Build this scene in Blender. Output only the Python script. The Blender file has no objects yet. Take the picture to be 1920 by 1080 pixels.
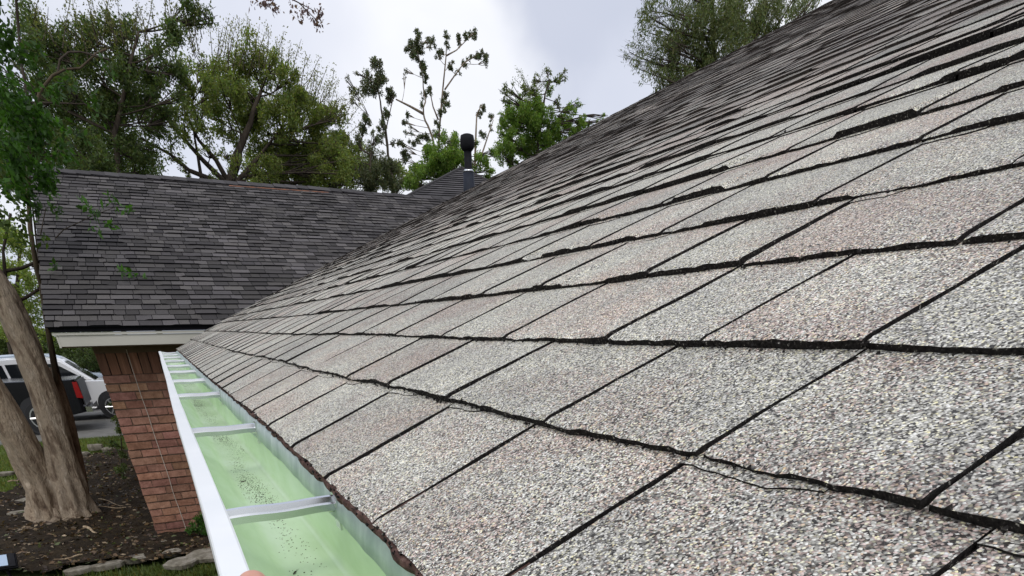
import bpy, math, random
import numpy as np
from mathutils import Vector, Matrix
random.seed(7); rng = np.random.default_rng(7)
C = bpy.context.scene.collection
S = bpy.context.scene

# ------------------------------------------------------------------ camera
F_PX, CY_PX = 1098.497, 1318.677
YAW, PITCH, ROLL = 0.466887, 0.573076, -0.018991
CAM = np.array([-0.108035, 0.0, 0.121635])
fw = np.array([math.sin(YAW)*math.cos(PITCH), math.cos(YAW)*math.cos(PITCH), -math.sin(PITCH)])
rt = np.array([math.cos(YAW), -math.sin(YAW), 0.0]); up = np.cross(rt, fw)
rt, up = rt*math.cos(ROLL)+up*math.sin(ROLL), -rt*math.sin(ROLL)+up*math.cos(ROLL)
cam_d = bpy.data.cameras.new("camera"); cam = bpy.data.objects.new("camera", cam_d); C.objects.link(cam)
cam.matrix_world = Matrix(((rt[0], up[0], -fw[0], CAM[0]), (rt[1], up[1], -fw[1], CAM[1]), (rt[2], up[2], -fw[2], CAM[2]), (0, 0, 0, 1)))
cam_d.sensor_width = 36; cam_d.lens = F_PX/1920*36
cam_d.shift_y = (CY_PX-540)/1920
cam_d.clip_start = 0.01; cam_d.clip_end = 2000
S.camera = cam

# ------------------------------------------------------------------ sky, sun, exposure
SUN_EL, SUN_ROT = math.radians(55), math.radians(200)
w = bpy.data.worlds.new("World"); S.world = w; w.use_nodes = True
nt = w.node_tree; nt.nodes.clear()
def N(nt, t, **kw):
    n = nt.nodes.new(t)
    for k, v in kw.items(): setattr(n, k, v)
    return n
out = N(nt, 'ShaderNodeOutputWorld'); bg = N(nt, 'ShaderNodeBackground'); bg.inputs[1].default_value = 0.1
sky = N(nt, 'ShaderNodeTexSky'); sky.sky_type = 'NISHITA'; sky.sun_disc = False
sky.sun_elevation = SUN_EL; sky.sun_rotation = SUN_ROT
tc = N(nt, 'ShaderNodeTexCoord'); mp = N(nt, 'ShaderNodeMapping'); mp.inputs['Scale'].default_value = (1.0, 1.0, 1.9)
mp.inputs['Location'].default_value = (3.1, 0.4, 0.2)
nz = N(nt, 'ShaderNodeTexNoise'); nz.inputs['Scale'].default_value = 1.5; nz.inputs['Detail'].default_value = 5; nz.inputs['Roughness'].default_value = .5; nz.inputs['Distortion'].default_value = .5
cr = N(nt, 'ShaderNodeValToRGB'); cr.color_ramp.elements[0].position = .40; cr.color_ramp.elements[0].color = (6.0, 6.5, 8.0, 1)
cr.color_ramp.elements[1].position = .56; cr.color_ramp.elements[1].color = (10.6, 10.7, 11.0, 1)
mx = N(nt, 'ShaderNodeMixRGB'); mx.inputs[0].default_value = .93
sp = N(nt, 'ShaderNodeSeparateXYZ'); mr = N(nt, 'ShaderNodeMapRange'); mr.inputs[1].default_value = 0.45; mr.inputs[2].default_value = 1.0; mr.inputs[3].default_value = 1.0; mr.inputs[4].default_value = 1.55
mul = N(nt, 'ShaderNodeMixRGB', blend_type='MULTIPLY'); mul.inputs[0].default_value = 1
nt.links.new(tc.outputs['Generated'], mp.inputs[0]); nt.links.new(mp.outputs[0], nz.inputs[0]); nt.links.new(nz.outputs[0], cr.inputs[0])
nt.links.new(sky.outputs[0], mx.inputs[1]); nt.links.new(cr.outputs[0], mx.inputs[2])
nt.links.new(tc.outputs['Generated'], sp.inputs[0]); nt.links.new(sp.outputs[2], mr.inputs[0])
prev = mx.outputs[0]
def cloud(prev, px, py, r0, r1, col, amt, off):
    d = fw*F_PX+rt*(px-960)-up*(py-CY_PX); d = d/np.linalg.norm(d)
    n_ = N(nt, 'ShaderNodeTexNoise'); n_.inputs['Scale'].default_value = 3.5; n_.inputs['Detail'].default_value = 5
    m_ = N(nt, 'ShaderNodeMapping'); m_.inputs['Location'].default_value = (off, off*.7, -off); nt.links.new(tc.outputs['Generated'], m_.inputs[0]); nt.links.new(m_.outputs[0], n_.inputs[0])
    vd = N(nt, 'ShaderNodeVectorMath', operation='DISTANCE'); vd.inputs[1].default_value = tuple(d); nt.links.new(tc.outputs['Generated'], vd.inputs[0])
    ad = N(nt, 'ShaderNodeMath', operation='MULTIPLY_ADD'); nt.links.new(n_.outputs[0], ad.inputs[0]); ad.inputs[1].default_value = .38; nt.links.new(vd.outputs['Value'], ad.inputs[2])
    mp_ = N(nt, 'ShaderNodeMapRange', interpolation_type='SMOOTHSTEP'); mp_.inputs[1].default_value = r0+.19; mp_.inputs[2].default_value = r1+.19; mp_.inputs[3].default_value = amt; mp_.inputs[4].default_value = 0; nt.links.new(ad.outputs[0], mp_.inputs[0])
    x_ = N(nt, 'ShaderNodeMixRGB'); x_.inputs[2].default_value = (*col, 1); nt.links.new(mp_.outputs[0], x_.inputs[0]); nt.links.new(prev, x_.inputs[1]); return x_.outputs[0]
prev = cloud(prev, 800, 60, .08, .24, (10.6, 10.7, 11.1), .7, 2.0)
prev = cloud(prev, 500, 150, .05, .2, (7.2, 7.6, 8.9), .7, 7.0)
prev = cloud(prev, 1100, 50, .07, .15, (5.9, 6.35, 7.7), .9, 4.0)
prev = cloud(prev, 1160, 200, .02, .10, (7.3, 7.7, 8.9), .7, 9.0)
nt.links.new(prev, mul.inputs[1]); nt.links.new(mr.outputs[0], mul.inputs[2]); nt.links.new(mul.outputs[0], bg.inputs[0])
nt.links.new(bg.outputs[0], out.inputs[0])
sd = bpy.data.lights.new("sun", 'SUN'); sd.energy = 0.8; sd.angle = math.radians(22); sd.color = (1, .96, .9)
so = bpy.data.objects.new("sun", sd); C.objects.link(so)
az = SUN_ROT
sv = Vector((math.sin(az)*math.cos(SUN_EL), math.cos(az)*math.cos(SUN_EL), math.sin(SUN_EL)))
so.rotation_euler = sv.to_track_quat('Z', 'Y').to_euler()
S.view_settings.view_transform = 'Standard'; S.view_settings.look = 'None'; S.view_settings.gamma = 1; S.view_settings.exposure = 0

# ------------------------------------------------------------------ layout helpers (pixel of the 1920 photo -> place)
def ray(x, y): return fw*F_PX + rt*(x-960) - up*(y-CY_PX)
def PY(x, y, Y): d = ray(x, y); return CAM + d*(Y/d[1])
def PZ(x, y, z): d = ray(x, y); return CAM + d*((z-CAM[2])/d[2])
def depth(P): return float((np.array(P)-CAM)@fw)
def rad(P, px): return px*depth(P)/F_PX
GZ = -2.3

# ------------------------------------------------------------------ materials
def mat(name, col=(.5, .5, .5), rough=.6, metal=0, spec=.5):
    m = bpy.data.materials.new(name); m.use_nodes = True
    b = m.node_tree.nodes['Principled BSDF']
    b.inputs['Base Color'].default_value = (*col, 1); b.inputs['Roughness'].default_value = rough
    b.inputs['Metallic'].default_value = metal; b.inputs['Specular IOR Level'].default_value = spec
    return m
def ramp(nt, stops, interp='LINEAR'):
    r = N(nt, 'ShaderNodeValToRGB'); e = r.color_ramp.elements; r.color_ramp.interpolation = interp
    while len(e) > 1: e.remove(e[-1])
    e[0].position = stops[0][0]; e[0].color = (*stops[0][1], 1)
    for p, c in stops[1:]:
        x = e.new(p); x.color = (*c, 1)
    return r
def noise_mat(name, stops, scale=5, detail=6, rough=.8, bump=.3, bscale=None, dist=.01, coords='Object', stretch=(1, 1, 1), tint=False, spec=.4, metal=0):
    m = mat(name, rough=rough, spec=spec, metal=metal); nt = m.node_tree; b = nt.nodes['Principled BSDF']
    tc = N(nt, 'ShaderNodeTexCoord'); mp = N(nt, 'ShaderNodeMapping'); mp.inputs['Scale'].default_value = stretch
    n = N(nt, 'ShaderNodeTexNoise'); n.inputs['Scale'].default_value = scale; n.inputs['Detail'].default_value = detail; n.inputs['Roughness'].default_value = .65
    r = ramp(nt, stops); L = nt.links.new
    L(tc.outputs[coords], mp.inputs[0]); L(mp.outputs[0], n.inputs[0]); L(n.outputs[0], r.inputs[0])
    c = r.outputs[0]
    if tint:
        a = N(nt, 'ShaderNodeAttribute'); a.attribute_name = 'tint'
        x = N(nt, 'ShaderNodeMixRGB', blend_type='MULTIPLY'); x.inputs[0].default_value = 1
        L(c, x.inputs[1]); L(a.outputs['Color'], x.inputs[2]); c = x.outputs[0]
    L(c, b.inputs['Base Color'])
    if bump:
        n2 = N(nt, 'ShaderNodeTexNoise'); n2.inputs['Scale'].default_value = bscale or scale*4; n2.inputs['Detail'].default_value = 5
        bu = N(nt, 'ShaderNodeBump'); bu.inputs['Strength'].default_value = bump; bu.inputs['Distance'].default_value = dist
        L(mp.outputs[0], n2.inputs[0]); L(n2.outputs[0], bu.inputs['Height']); L(bu.outputs[0], b.inputs['Normal'])
    return m

def granule_mat():
    m = mat('shingle_granules', rough=.72, spec=.45); nt = m.node_tree; b = nt.nodes['Principled BSDF']; L = nt.links.new
    tc = N(nt, 'ShaderNodeTexCoord')
    dn = N(nt, 'ShaderNodeTexNoise'); dn.inputs['Scale'].default_value = 300
    mixv = N(nt, 'ShaderNodeMixRGB'); mixv.blend_type = 'ADD'; mixv.inputs[0].default_value = .0018
    L(tc.outputs['Object'], dn.inputs[0]); L(tc.outputs['Object'], mixv.inputs[1]); L(dn.outputs['Color'], mixv.inputs[2])
    v = N(nt, 'ShaderNodeTexVoronoi'); v.inputs['Scale'].default_value = 830; L(mixv.outputs[0], v.inputs[0])
    sx = N(nt, 'ShaderNodeSeparateColor'); L(v.outputs['Color'], sx.inputs[0])
    r = ramp(nt, [(0, (.045, .042, .038)), (.15, (.18, .172, .155)), (.32, (.39, .38, .34)), (.52, (.60, .585, .525)), (.74, (.83, .815, .745)), (.90, (.94, .90, .68)), (.96, (.96, .95, .90))], 'CONSTANT')
    L(sx.outputs[0], r.inputs[0])
    # reddish blend granules in soft patches
    pn = N(nt, 'ShaderNodeTexNoise'); pn.inputs['Scale'].default_value = 8.5; pn.inputs['Detail'].default_value = 4; L(tc.outputs['Object'], pn.inputs[0])
    a = N(nt, 'ShaderNodeAttribute'); a.attribute_name = 'tint'; sa = N(nt, 'ShaderNodeSeparateColor'); L(a.outputs['Color'], sa.inputs[0])
    add = N(nt, 'ShaderNodeMath', operation='MULTIPLY_ADD'); L(sa.outputs[1], add.inputs[0]); add.inputs[1].default_value = .21; L(pn.outputs[0], add.inputs[2])
    th = N(nt, 'ShaderNodeMapRange'); th.inputs[1].default_value = .54; th.inputs[2].default_value = .80; th.inputs[3].default_value = .03; th.inputs[4].default_value = .66; L(add.outputs[0], th.inputs[0])
    gt = N(nt, 'ShaderNodeMath', operation='LESS_THAN'); L(sx.outputs[1], gt.inputs[0]); L(th.outputs[0], gt.inputs[1])
    red = N(nt, 'ShaderNodeMixRGB', blend_type='MULTIPLY'); red.inputs[2].default_value = (.86, .70, .685, 1); L(gt.outputs[0], red.inputs[0]); L(r.outputs[0], red.inputs[1])
    # yellowish granules
    g2 = N(nt, 'ShaderNodeMath', operation='LESS_THAN'); g2.inputs[1].default_value = .13; L(sx.outputs[2], g2.inputs[0])
    yel = N(nt, 'ShaderNodeMixRGB', blend_type='MULTIPLY'); yel.inputs[2].default_value = (1.0, .97, .78, 1); L(g2.outputs[0], yel.inputs[0]); L(red.outputs[0], yel.inputs[1])
    # per tab tone, weathering
    tone = N(nt, 'ShaderNodeMixRGB', blend_type='MULTIPLY'); tone.inputs[0].default_value = 1; L(yel.outputs[0], tone.inputs[1])
    cmb = N(nt, 'ShaderNodeCombineColor')
    for i in range(3): L(sa.outputs[0], cmb.inputs[i])
    L(cmb.outputs[0], tone.inputs[2])
    wn = N(nt, 'ShaderNodeTexNoise'); wn.inputs['Scale'].default_value = 1.3; wn.inputs['Detail'].default_value = 5; L(tc.outputs['Object'], wn.inputs[0])
    wr0 = N(nt, 'ShaderNodeTexNoise'); wr0.inputs['Scale'].default_value = 11; wr0.inputs['Detail'].default_value = 6; wr0.inputs['Roughness'].default_value = .7; L(tc.outputs['Object'], wr0.inputs[0])
    wav = N(nt, 'ShaderNodeMath', operation='ADD'); L(wn.outputs[0], wav.inputs[0]); L(wr0.outputs[0], wav.inputs[1]); wh = N(nt, 'ShaderNodeMath', operation='MULTIPLY'); wh.inputs[1].default_value = .5; L(wav.outputs[0], wh.inputs[0])
    wr = ramp(nt, [(.36, (.60, .585, .58)), (.46, (.90, .89, .885)), (.60, (1.10, 1.09, 1.06))]); L(wh.outputs[0], wr.inputs[0])
    t2 = N(nt, 'ShaderNodeMixRGB', blend_type='MULTIPLY'); t2.inputs[0].default_value = 1; L(tone.outputs[0], t2.inputs[1]); L(wr.outputs[0], t2.inputs[2])
    # dark gaps between granules
    gap = N(nt, 'ShaderNodeMapRange'); gap.inputs[1].default_value = .35; gap.inputs[2].default_value = .85; gap.inputs[3].default_value = 1.06; gap.inputs[4].default_value = .5; L(v.outputs['Distance'], gap.inputs[0])
    cg = N(nt, 'ShaderNodeCombineColor')
    for i in range(3): L(gap.outputs[0], cg.inputs[i])
    t3 = N(nt, 'ShaderNodeMixRGB', blend_type='MULTIPLY'); t3.inputs[0].default_value = 1; L(t2.outputs[0], t3.inputs[1]); L(cg.outputs[0], t3.inputs[2])
    L(t3.outputs[0], b.inputs['Base Color'])
    hm = N(nt, 'ShaderNodeMath', operation='MULTIPLY_ADD'); L(v.outputs['Distance'], hm.inputs[0]); hm.inputs[1].default_value = -1; L(sx.outputs[2], hm.inputs[2])
    bu = N(nt, 'ShaderNodeBump'); bu.inputs['Strength'].default_value = .55; bu.inputs['Distance'].default_value = .0009; L(hm.outputs[0], bu.inputs['Height']); L(bu.outputs[0], b.inputs['Normal'])
    return m
M = {}
M['granule'] = granule_mat()
M['asphalt'] = noise_mat('asphalt_edge', [(.3, (.008, .007, .007)), (.6, (.028, .025, .024)), (.66, (.06, .055, .05)), (.72, (.38, .36, .32))], 420, 2, .95, .8, 600, .001, spec=.1)
M['old_edge'] = noise_mat('weathered_shingle_edge', [(.3, (.018, .015, .014)), (.7, (.085, .070, .064))], 40, 5, .95, .3, spec=.1)
M['dark_shingle'] = noise_mat('dark_shingle', [(.3, (.036, .033, .034)), (.5, (.064, .060, .061)), (.7, (.100, .095, .096))], 170, 4, .9, .2, 300, .002, tint=True, spec=.15)
M['dark_edge'] = mat('dark_shingle_edge', (.008, .008, .01), .95, spec=.1)
M['white_metal'] = noise_mat('white_gutter_metal', [(.3, (.80, .82, .83)), (.7, (.87, .88, .88))], 8, 3, .35, .04, 30, .001)
def gutter_mat():
    m = noise_mat('mint_gutter_metal', [(.32, (.47, .64, .36)), (.5, (.58, .75, .48)), (.62, (.66, .81, .59)), (.75, (.72, .84, .68))], 7, 5, .24, .08, 11, .003, stretch=(1, .3, 1), spec=.6)
    return m
M['mint'] = gutter_mat()
M['galv'] = noise_mat('galvanised_flashing', [(.3, (.26, .33, .32)), (.55, (.42, .49, .47)), (.8, (.62, .68, .66))], 26, 6, .42, .5, 55, .002, metal=.35, stretch=(1, 1, .4))
M['alu'] = noise_mat('hanger_aluminium', [(.3, (.58, .59, .60)), (.7, (.76, .77, .78))], 9, 2, .24, .04, 50, .0006, metal=1)
M['fascia'] = noise_mat('cream_painted_board', [(.3, (.50, .48, .42)), (.7, (.60, .58, .51))], 3, 5, .6, .08, 20, .003, stretch=(.3, 1, 1))
M['soffit'] = noise_mat('brown_painted_board', [(.3, (.10, .065, .035)), (.7, (.16, .10, .06))], 6, 5, .7, .1)
M['wood'] = noise_mat('brown_wood_boards', [(.25, (.10, .042, .022)), (.5, (.21, .095, .05)), (.75, (.34, .17, .10))], 9, 7, .7, .3, 30, .004, stretch=(3.2, 3.2, .25), tint=True)
M['brick'] = noise_mat('red_brick', [(.2, (.14, .075, .052)), (.42, (.27, .145, .10)), (.6, (.36, .20, .14)), (.8, (.46, .30, .22))], 12, 8, .9, 1.0, 38, .006, tint=True, spec=.2)
M['mortar'] = noise_mat('mortar', [(.3, (.13, .085, .06)), (.7, (.22, .15, .11))], 30, 5, .95, .4)
M['black_pipe'] = noise_mat('black_painted_metal', [(.3, (.006, .006, .008)), (.7, (.014, .014, .017))], 12, 4, .7, .1, spec=.15)
M['bark'] = noise_mat('smooth_tan_bark', [(.3, (.06, .04, .028)), (.42, (.17, .125, .088)), (.50, (.30, .24, .175)), (.56, (.24, .19, .14)), (.68, (.44, .37, .29))], 3.6, 11, .85, .9, 16, .03, stretch=(2.4, 2.4, .75), tint=True, spec=.25)
M['bark_dark'] = noise_mat('dark_bark', [(.3, (.03, .022, .017)), (.7, (.10, .08, .062))], 6, 7, .9, .6, 18, .02, stretch=(2, 2, .4), tint=True, spec=.2)
M['twig'] = noise_mat('dark_twig', [(.3, (.035, .026, .02)), (.7, (.085, .062, .045))], 8, 3, .9, 0, spec=.2)
M['stone'] = noise_mat('garden_stone', [(.3, (.10, .085, .065)), (.5, (.20, .18, .14)), (.75, (.34, .31, .27))], 11, 8, .9, .7, 40, .01, spec=.2)
def leafmat(name, col, var=.35, transl=.35):
    m = bpy.data.materials.new(name); m.use_nodes = True; nt = m.node_tree; nt.nodes.clear(); L = nt.links.new
    o = N(nt, 'ShaderNodeOutputMaterial'); a = N(nt, 'ShaderNodeAttribute'); a.attribute_name = 'tint'
    x = N(nt, 'ShaderNodeMixRGB', blend_type='MULTIPLY'); x.inputs[0].default_value = 1; x.inputs[1].default_value = (*col, 1); L(a.outputs['Color'], x.inputs[2])
    p = N(nt, 'ShaderNodeBsdfPrincipled'); p.inputs['Roughness'].default_value = .5; p.inputs['Specular IOR Level'].default_value = .35; L(x.outputs[0], p.inputs['Base Color'])
    t = N(nt, 'ShaderNodeBsdfTranslucent'); g = N(nt, 'ShaderNodeMixRGB', blend_type='MULTIPLY'); g.inputs[0].default_value = 1; g.inputs[2].default_value = (1.5, 1.6, .7, 1); L(x.outputs[0], g.inputs[1]); L(g.outputs[0], t.inputs[0])
    mi = N(nt, 'ShaderNodeMixShader'); mi.inputs[0].default_value = transl; L(p.outputs[0], mi.inputs[1]); L(t.outputs[0], mi.inputs[2]); L(mi.outputs[0], o.inputs[0])
    return m

# ------------------------------------------------------------------ mesh helpers
def link_mesh(name, verts, faces, mats, mi=None, parent=None, tint=None, smooth=False):
    me = bpy.data.meshes.new(name); me.from_pydata([tuple(map(float, v)) for v in verts], [], faces)
    for m in mats: me.materials.append(m)
    if mi is not None: me.polygons.foreach_set('material_index', np.array(mi, dtype=np.int32))
    if tint is not None:
        at = me.color_attributes.new('tint', 'FLOAT_COLOR', 'CORNER')
        cnt = np.array([len(f) for f in faces]); t = np.array(tint, dtype=np.float32)
        t = np.concatenate([t, np.ones((len(t), 1), np.float32)], 1); at.data.foreach_set('color', np.repeat(t, cnt, axis=0).ravel())
    if smooth: me.polygons.foreach_set('use_smooth', np.ones(len(me.polygons), dtype=bool))
    me.update(); o = bpy.data.objects.new(name, me); C.objects.link(o)
    if parent is not None: o.parent = parent
    return o
class MB:
    def __init__(s): s.v = []; s.f = []; s.m = []; s.t = []
    def add(s, vs, fs, mi=0, tint=(1, 1, 1)):
        b = len(s.v); s.v += [tuple(map(float, v)) for v in vs]
        for f in fs: s.f.append(tuple(b+i for i in f)); s.m.append(mi); s.t.append(tint)
    def box(s, a, b, mi=0, tint=(1, 1, 1), M=None, jit=0):
        x0, y0, z0 = a; x1, y1, z1 = b
        vs = [(x0, y0, z0), (x1, y0, z0), (x1, y1, z0), (x0, y1, z0), (x0, y0, z1), (x1, y0, z1), (x1, y1, z1), (x0, y1, z1)]
        if jit: vs = [tuple(c+random.uniform(-jit, jit) for c in v) for v in vs]
        if M is not None: vs = [tuple(M @ Vector(v)) for v in vs]
        s.add(vs, [(0, 3, 2, 1), (4, 5, 6, 7), (0, 1, 5, 4), (1, 2, 6, 5), (2, 3, 7, 6), (3, 0, 4, 7)], mi, tint)
    def tube(s, pts, rs, n=8, mi=0, tint=(1, 1, 1), cap=True, lump=0, flute=None):
        pts = [np.array(p, float) for p in pts]; b = len(s.v); prev = None
        for i, p in enumerate(pts):
            t = pts[min(i+1, len(pts)-1)]-pts[max(i-1, 0)]; t /= (np.linalg.norm(t)+1e-9)
            if prev is None:
                a = np.array([1., 0, 0]) if abs(t[0]) < .9 else np.array([0, 1., 0])
            else: a = prev
            u = a-t*(a@t); u /= np.linalg.norm(u); prev = u; v = np.cross(t, u)
            r = rs[i] if hasattr(rs, '__len__') else rs
            for k in range(n):
                an = 2*math.pi*k/n; rr = r*(1+lump*(math.sin(3*an+i*.2)+.6*math.sin(5*an+1.3+i*.1))+(flute[i]*(abs(math.sin(3.5*an+.25*i))-.5+.35*math.sin(9*an+2)) if flute else 0))
                s.v.append(tuple(p+(u*math.cos(an)+v*math.sin(an))*rr))
        for i in range(len(pts)-1):
            for k in range(n):
                s.f.append((b+i*n+k, b+i*n+(k+1) % n, b+(i+1)*n+(k+1) % n, b+(i+1)*n+k)); s.m.append(mi); s.t.append(tint)
        if cap:
            s.f.append(tuple(b+k for k in reversed(range(n)))); s.m.append(mi); s.t.append(tint)
            e = b+(len(pts)-1)*n; s.f.append(tuple(e+k for k in range(n))); s.m.append(mi); s.t.append(tint)
    def build(s, name, mats, parent=None, smooth=False, tint=True):
        if not isinstance(mats, (list, tuple)): mats = [mats]
        return link_mesh(name, s.v, s.f, mats, s.m, parent, s.t if tint else None, smooth)
def tag(o, label=None, cat=None, group=None, kind=None):
    for k, v in (('label', label), ('category', cat), ('group', group), ('kind', kind)):
        if v: o[k] = v
    return o
def empty(name, loc=(0, 0, 0)):
    o = bpy.data.objects.new(name, None); C.objects.link(o); o.location = loc; o.empty_display_size = .2; return o
def finish(root):
    """children were modelled in world space: keep them there under a root standing at its base"""
    bpy.context.view_layer.update()
    for c in list(root.children):
        c.matrix_parent_inverse = Matrix.Translation(-Vector(root.location))
def vn(x, seed=0):
    """cheap smooth 1-D noise"""
    i = math.floor(x); f = x-i; f = f*f*(3-2*f)
    h = lambda n: (math.sin((n+seed*17.13)*127.1)*43758.5453) % 1.0
    return (h(i)*(1-f)+h(i+1)*f)*2-1

# ------------------------------------------------------------------ SHINGLE ROOF generator
def shingles(mb, O, A, U, ncourse, e, srange, slots, butt_u, butt_h, near, tabtint, grow_under=None, low=-.002):
    """O origin, A along the eave, U up the slope. faces: 0 top, 1 edges"""
    O, A, U = map(lambda q: np.array(q, float), (O, A, U)); Nn = np.cross(A, U); Nn /= np.linalg.norm(Nn)
    if Nn[2] < 0: Nn = -Nn
    W = lambda s, u, h: O+A*s+U*u+Nn*h
    for k in range(ncourse):
        s0, s1 = srange(k)
        cuts = [s0]+[c for c in slots(k, s0, s1) if s0+.03 < c < s1-.03]+[s1]
        for j in range(len(cuts)-1):
            a, b = cuts[j], cuts[j+1]; nr = near(k, a, b)
            g = .0024*(1+.5*vn(a*9, k)) if nr == 2 else .0031 if nr == 1 else .0036
            a2, b2 = a+g, b-g
            if nr == 2: cols = max(3, int((b2-a2)/.007)); us = [0, .03, .12, .25, .4, .55, .7, .85, 1.0]
            elif nr == 1: cols = max(3, int((b2-a2)/.03)); us = [0, .3, .65, 1.0]
            else: cols = 4; us = [0, 1.0]
            tt = tabtint(k, j, .5*(a+b)); em = 2 if (grow_under and k > 11) else 1
            lift = 0 if not grow_under else (.0009, .0030, .0034)[2-nr]*(.6+.4*vn(a*7, k+31))*(1 if k < 26 else .5)
            if grow_under and nr == 2 and a > .5: lift = .0018
            grid = []; und = []
            for c in range(cols+1):
                s = a2+(b2-a2)*c/cols; ub = butt_u(k, s, nr); hb = butt_h(k, s, nr)
                ut = (k+1)*e+.03; col = []
                for f in us:
                    u = ub+(ut-ub)*f
                    edge = 0
                    if nr >= 1 and c in (0, cols): edge = .0017*vn(u*55, 3*k+(1 if c else 7)+int(a*50))+.0012*vn(u*14, k+int(b*31) if c else k+int(a*31))
                    hh = hb+(.0022-hb)*min(1, f*1.05)+lift*max(0, 1-(c/cols)*1.15)*(1-.55*f)
                    if f == 0: hh -= .0012
                    col.append(W(s+edge, u, hh))
                grid.append(col); und.append(W(s+(0 if c not in (0, cols) else 0), ub+.0015, .0005))
            nU = len(us); base = len(mb.v); mb.v += [tuple(p) for col in grid for p in col]
            for c in range(cols):
                for q in range(nU-1):
                    mb.f.append((base+c*nU+q, base+(c+1)*nU+q, base+(c+1)*nU+q+1, base+c*nU+q+1)); mb.m.append(0); mb.t.append(tt)
            ub0 = len(mb.v); mb.v += [tuple(p) for p in und]
            for c in range(cols):
                mb.f.append((base+c*nU, ub0+c, ub0+c+1, base+(c+1)*nU)); mb.m.append(em); mb.t.append(tt)
            for c, sg in ((0, 1), (cols, -1)):
                lo = len(mb.v)
                mb.v += [tuple(np.array(grid[c][q])-Nn*(.0055 if q else .0045)) for q in range(nU)]
                for q in range(nU-1):
                    mb.f.append((base+c*nU+q, base+c*nU+q+1, lo+q+1, lo+q)[::sg]); mb.m.append(1); mb.t.append(tt)
            # lower laminate peeping out below the butt
            if grow_under and k > 0:
                gu = grow_under(k, a, b)
                if gu:
                    sa, sb, pr = gu; n = 24; lo = len(mb.v)
                    for c in range(n+1):
                        s = sa+(sb-sa)*c/n; fall = min(1, .25+c*.12)
                        ub = butt_u(k, s, 1)-pr*fall*(1+.1*vn(s*40, k)+.07*vn(s*150, k))
                        mb.v += [tuple(W(s, ub, .0010)), tuple(W(s, ub, .0040 if k > 3 else .0034)), tuple(W(s, ub+pr+.01, .0042 if k > 3 else .0036))]
                    for c in range(n):
                        q = lo+c*3
                        mb.f.append((q, q+3, q+4, q+1)[::-1]); mb.m.append(1); mb.t.append(tt)
                        mb.f.append((q+1, q+4, q+5, q+2)); mb.m.append(0); mb.t.append(tt)

# ================================================================== OUR HOUSE
AL = 0.386748; E0 = .143
UU = np.array([math.cos(AL), 0, math.sin(AL)])
RN = np.array([-math.sin(AL), 0, math.cos(AL)])
NC = 90
course_pl = {0: [(.32, -.038), (.434, -.008), (.605, .007), (1.02, .043), (2.5, .05), (5.66, .12)],
             1: [(.095, 1.034), (.13, 1.053), (.434, 1.008), (.68, 1.03), (.824, 1.039), (1.136, .994), (1.62, 1.05), (2.6, 1.0), (5.5, 1.12)],
             2: [(.173, 1.908), (.408, 1.893), (.825, 1.916), (1.266, 1.967), (2.1, 1.93), (5.5, 2.15)],
             3: [(.262, 2.919), (.414, 2.96), (.718, 2.92), (1.113, 2.90), (1.687, 2.957), (2.474, 2.93), (5.5, 3.2)],
             4: [(.36, 4.02), (.55, 3.97), (.8, 3.99), (1.05, 3.95), (3, 4.0)], 5: [(.45, 5.08), (.55, 5.1), (.95, 5.1), (3, 5.05)], 6: [(.54, 6.08), (3, 6.05)], 7: [(.648, 7.25), (3, 7.1)], 8: [(.726, 8.17), (3, 8.1)], 9: [(.828, 9.3), (3, 9.1)]}
def lerp_pl(pl, s):
    return float(np.interp(s, [q[0] for q in pl], [q[1] for q in pl]))
def r_butt_u(k, s, nr):
    v = lerp_pl(course_pl[k], s) if k in course_pl else k
    j = .0022*vn(s*16, k)+.0016*vn(s*5.3, k+40)
    if nr: j += .0009*vn(s*75, k+9)+.0007*vn(s*170, k+19)
    if k == 0: j *= .7
    return v*E0+j
seg_cache = {}
def r_butt_h(k, s, nr):
    # laminated thickness: long double-thick runs separated by thin ones
    if k not in seg_cache:
        r = random.Random(k*91+5); t = -3.3; L = []
        while t < 9: 
            w_ = r.uniform(.07, .24); L.append((t, r.choice((.0050, .0062, .0074, .0094)))); t += w_
        seg_cache[k] = L
    h = .006
    for t, v in seg_cache[k]:
        if t > s: break
        h = v
    if k <= 3: h = (.0036, .0080, .0082, .0092)[k]+(h-.007)*(.12, .3, .4, .6)[k]
    else: h += .0023
    if k > 9: h *= 1-.30*min(1, (k-9)/16)
    return h+.0006*vn(s*11, k+80)+(.0007*vn(s*60, k+3)+.0005*vn(s*140, k+5) if nr else 0)
fixed = {0: [-.2, -.04, .105, .261, .431, .594, .785, .984, 1.183], 1: [-.17, -.02, .131, .255, .412, .604, .80, 1.0, 1.26, 1.54],
         2: [-.15, -.03, .10, .256, .385, .505, .71, .91, 1.128, 1.35], 3: [-.1, .06, .18, .304, .502, .637, .86, 1.05], 4: [-.1, .08, .22, .37, .549, .79, .955, 1.18],
         5: [0, .17, .36, .557, .767, .98], 6: [.1, .3, .47, .66, .86, 1.02]}
def r_slots(k, s0, s1):
    r = random.Random(k*7+3); L = list(fixed.get(k, [])); t = (L[-1] if L else -3+r.uniform(0, .2))
    while t < s1:
        t += r.choice((.15, .165, .18, .2, .2, .24)); L.append(t)
    t = fixed[k][0] if k in fixed else -3
    while t > s0:
        t -= r.uniform(.14, .22); L.append(t)
    return sorted(L)
far_pl = [(-.2, 5.55), (.0, 5.70), (.1, 6.1), (.38, 6.76), (1.2, 7.2), (2.4, 7.7), (3.6, 7.88), (12, 7.92)]
def r_range(k):
    x = (k+.5)*E0*math.cos(AL); return (-3.0, float(np.interp(x, [q[0] for q in far_pl], [q[1] for q in far_pl])))
def r_near(k, a, b):
    d = math.hypot(a-.3, (k*E0-.2))
    if b < -.2: return 0
    return 2 if d < .95 else 1 if d < 3.2 else 0
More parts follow.
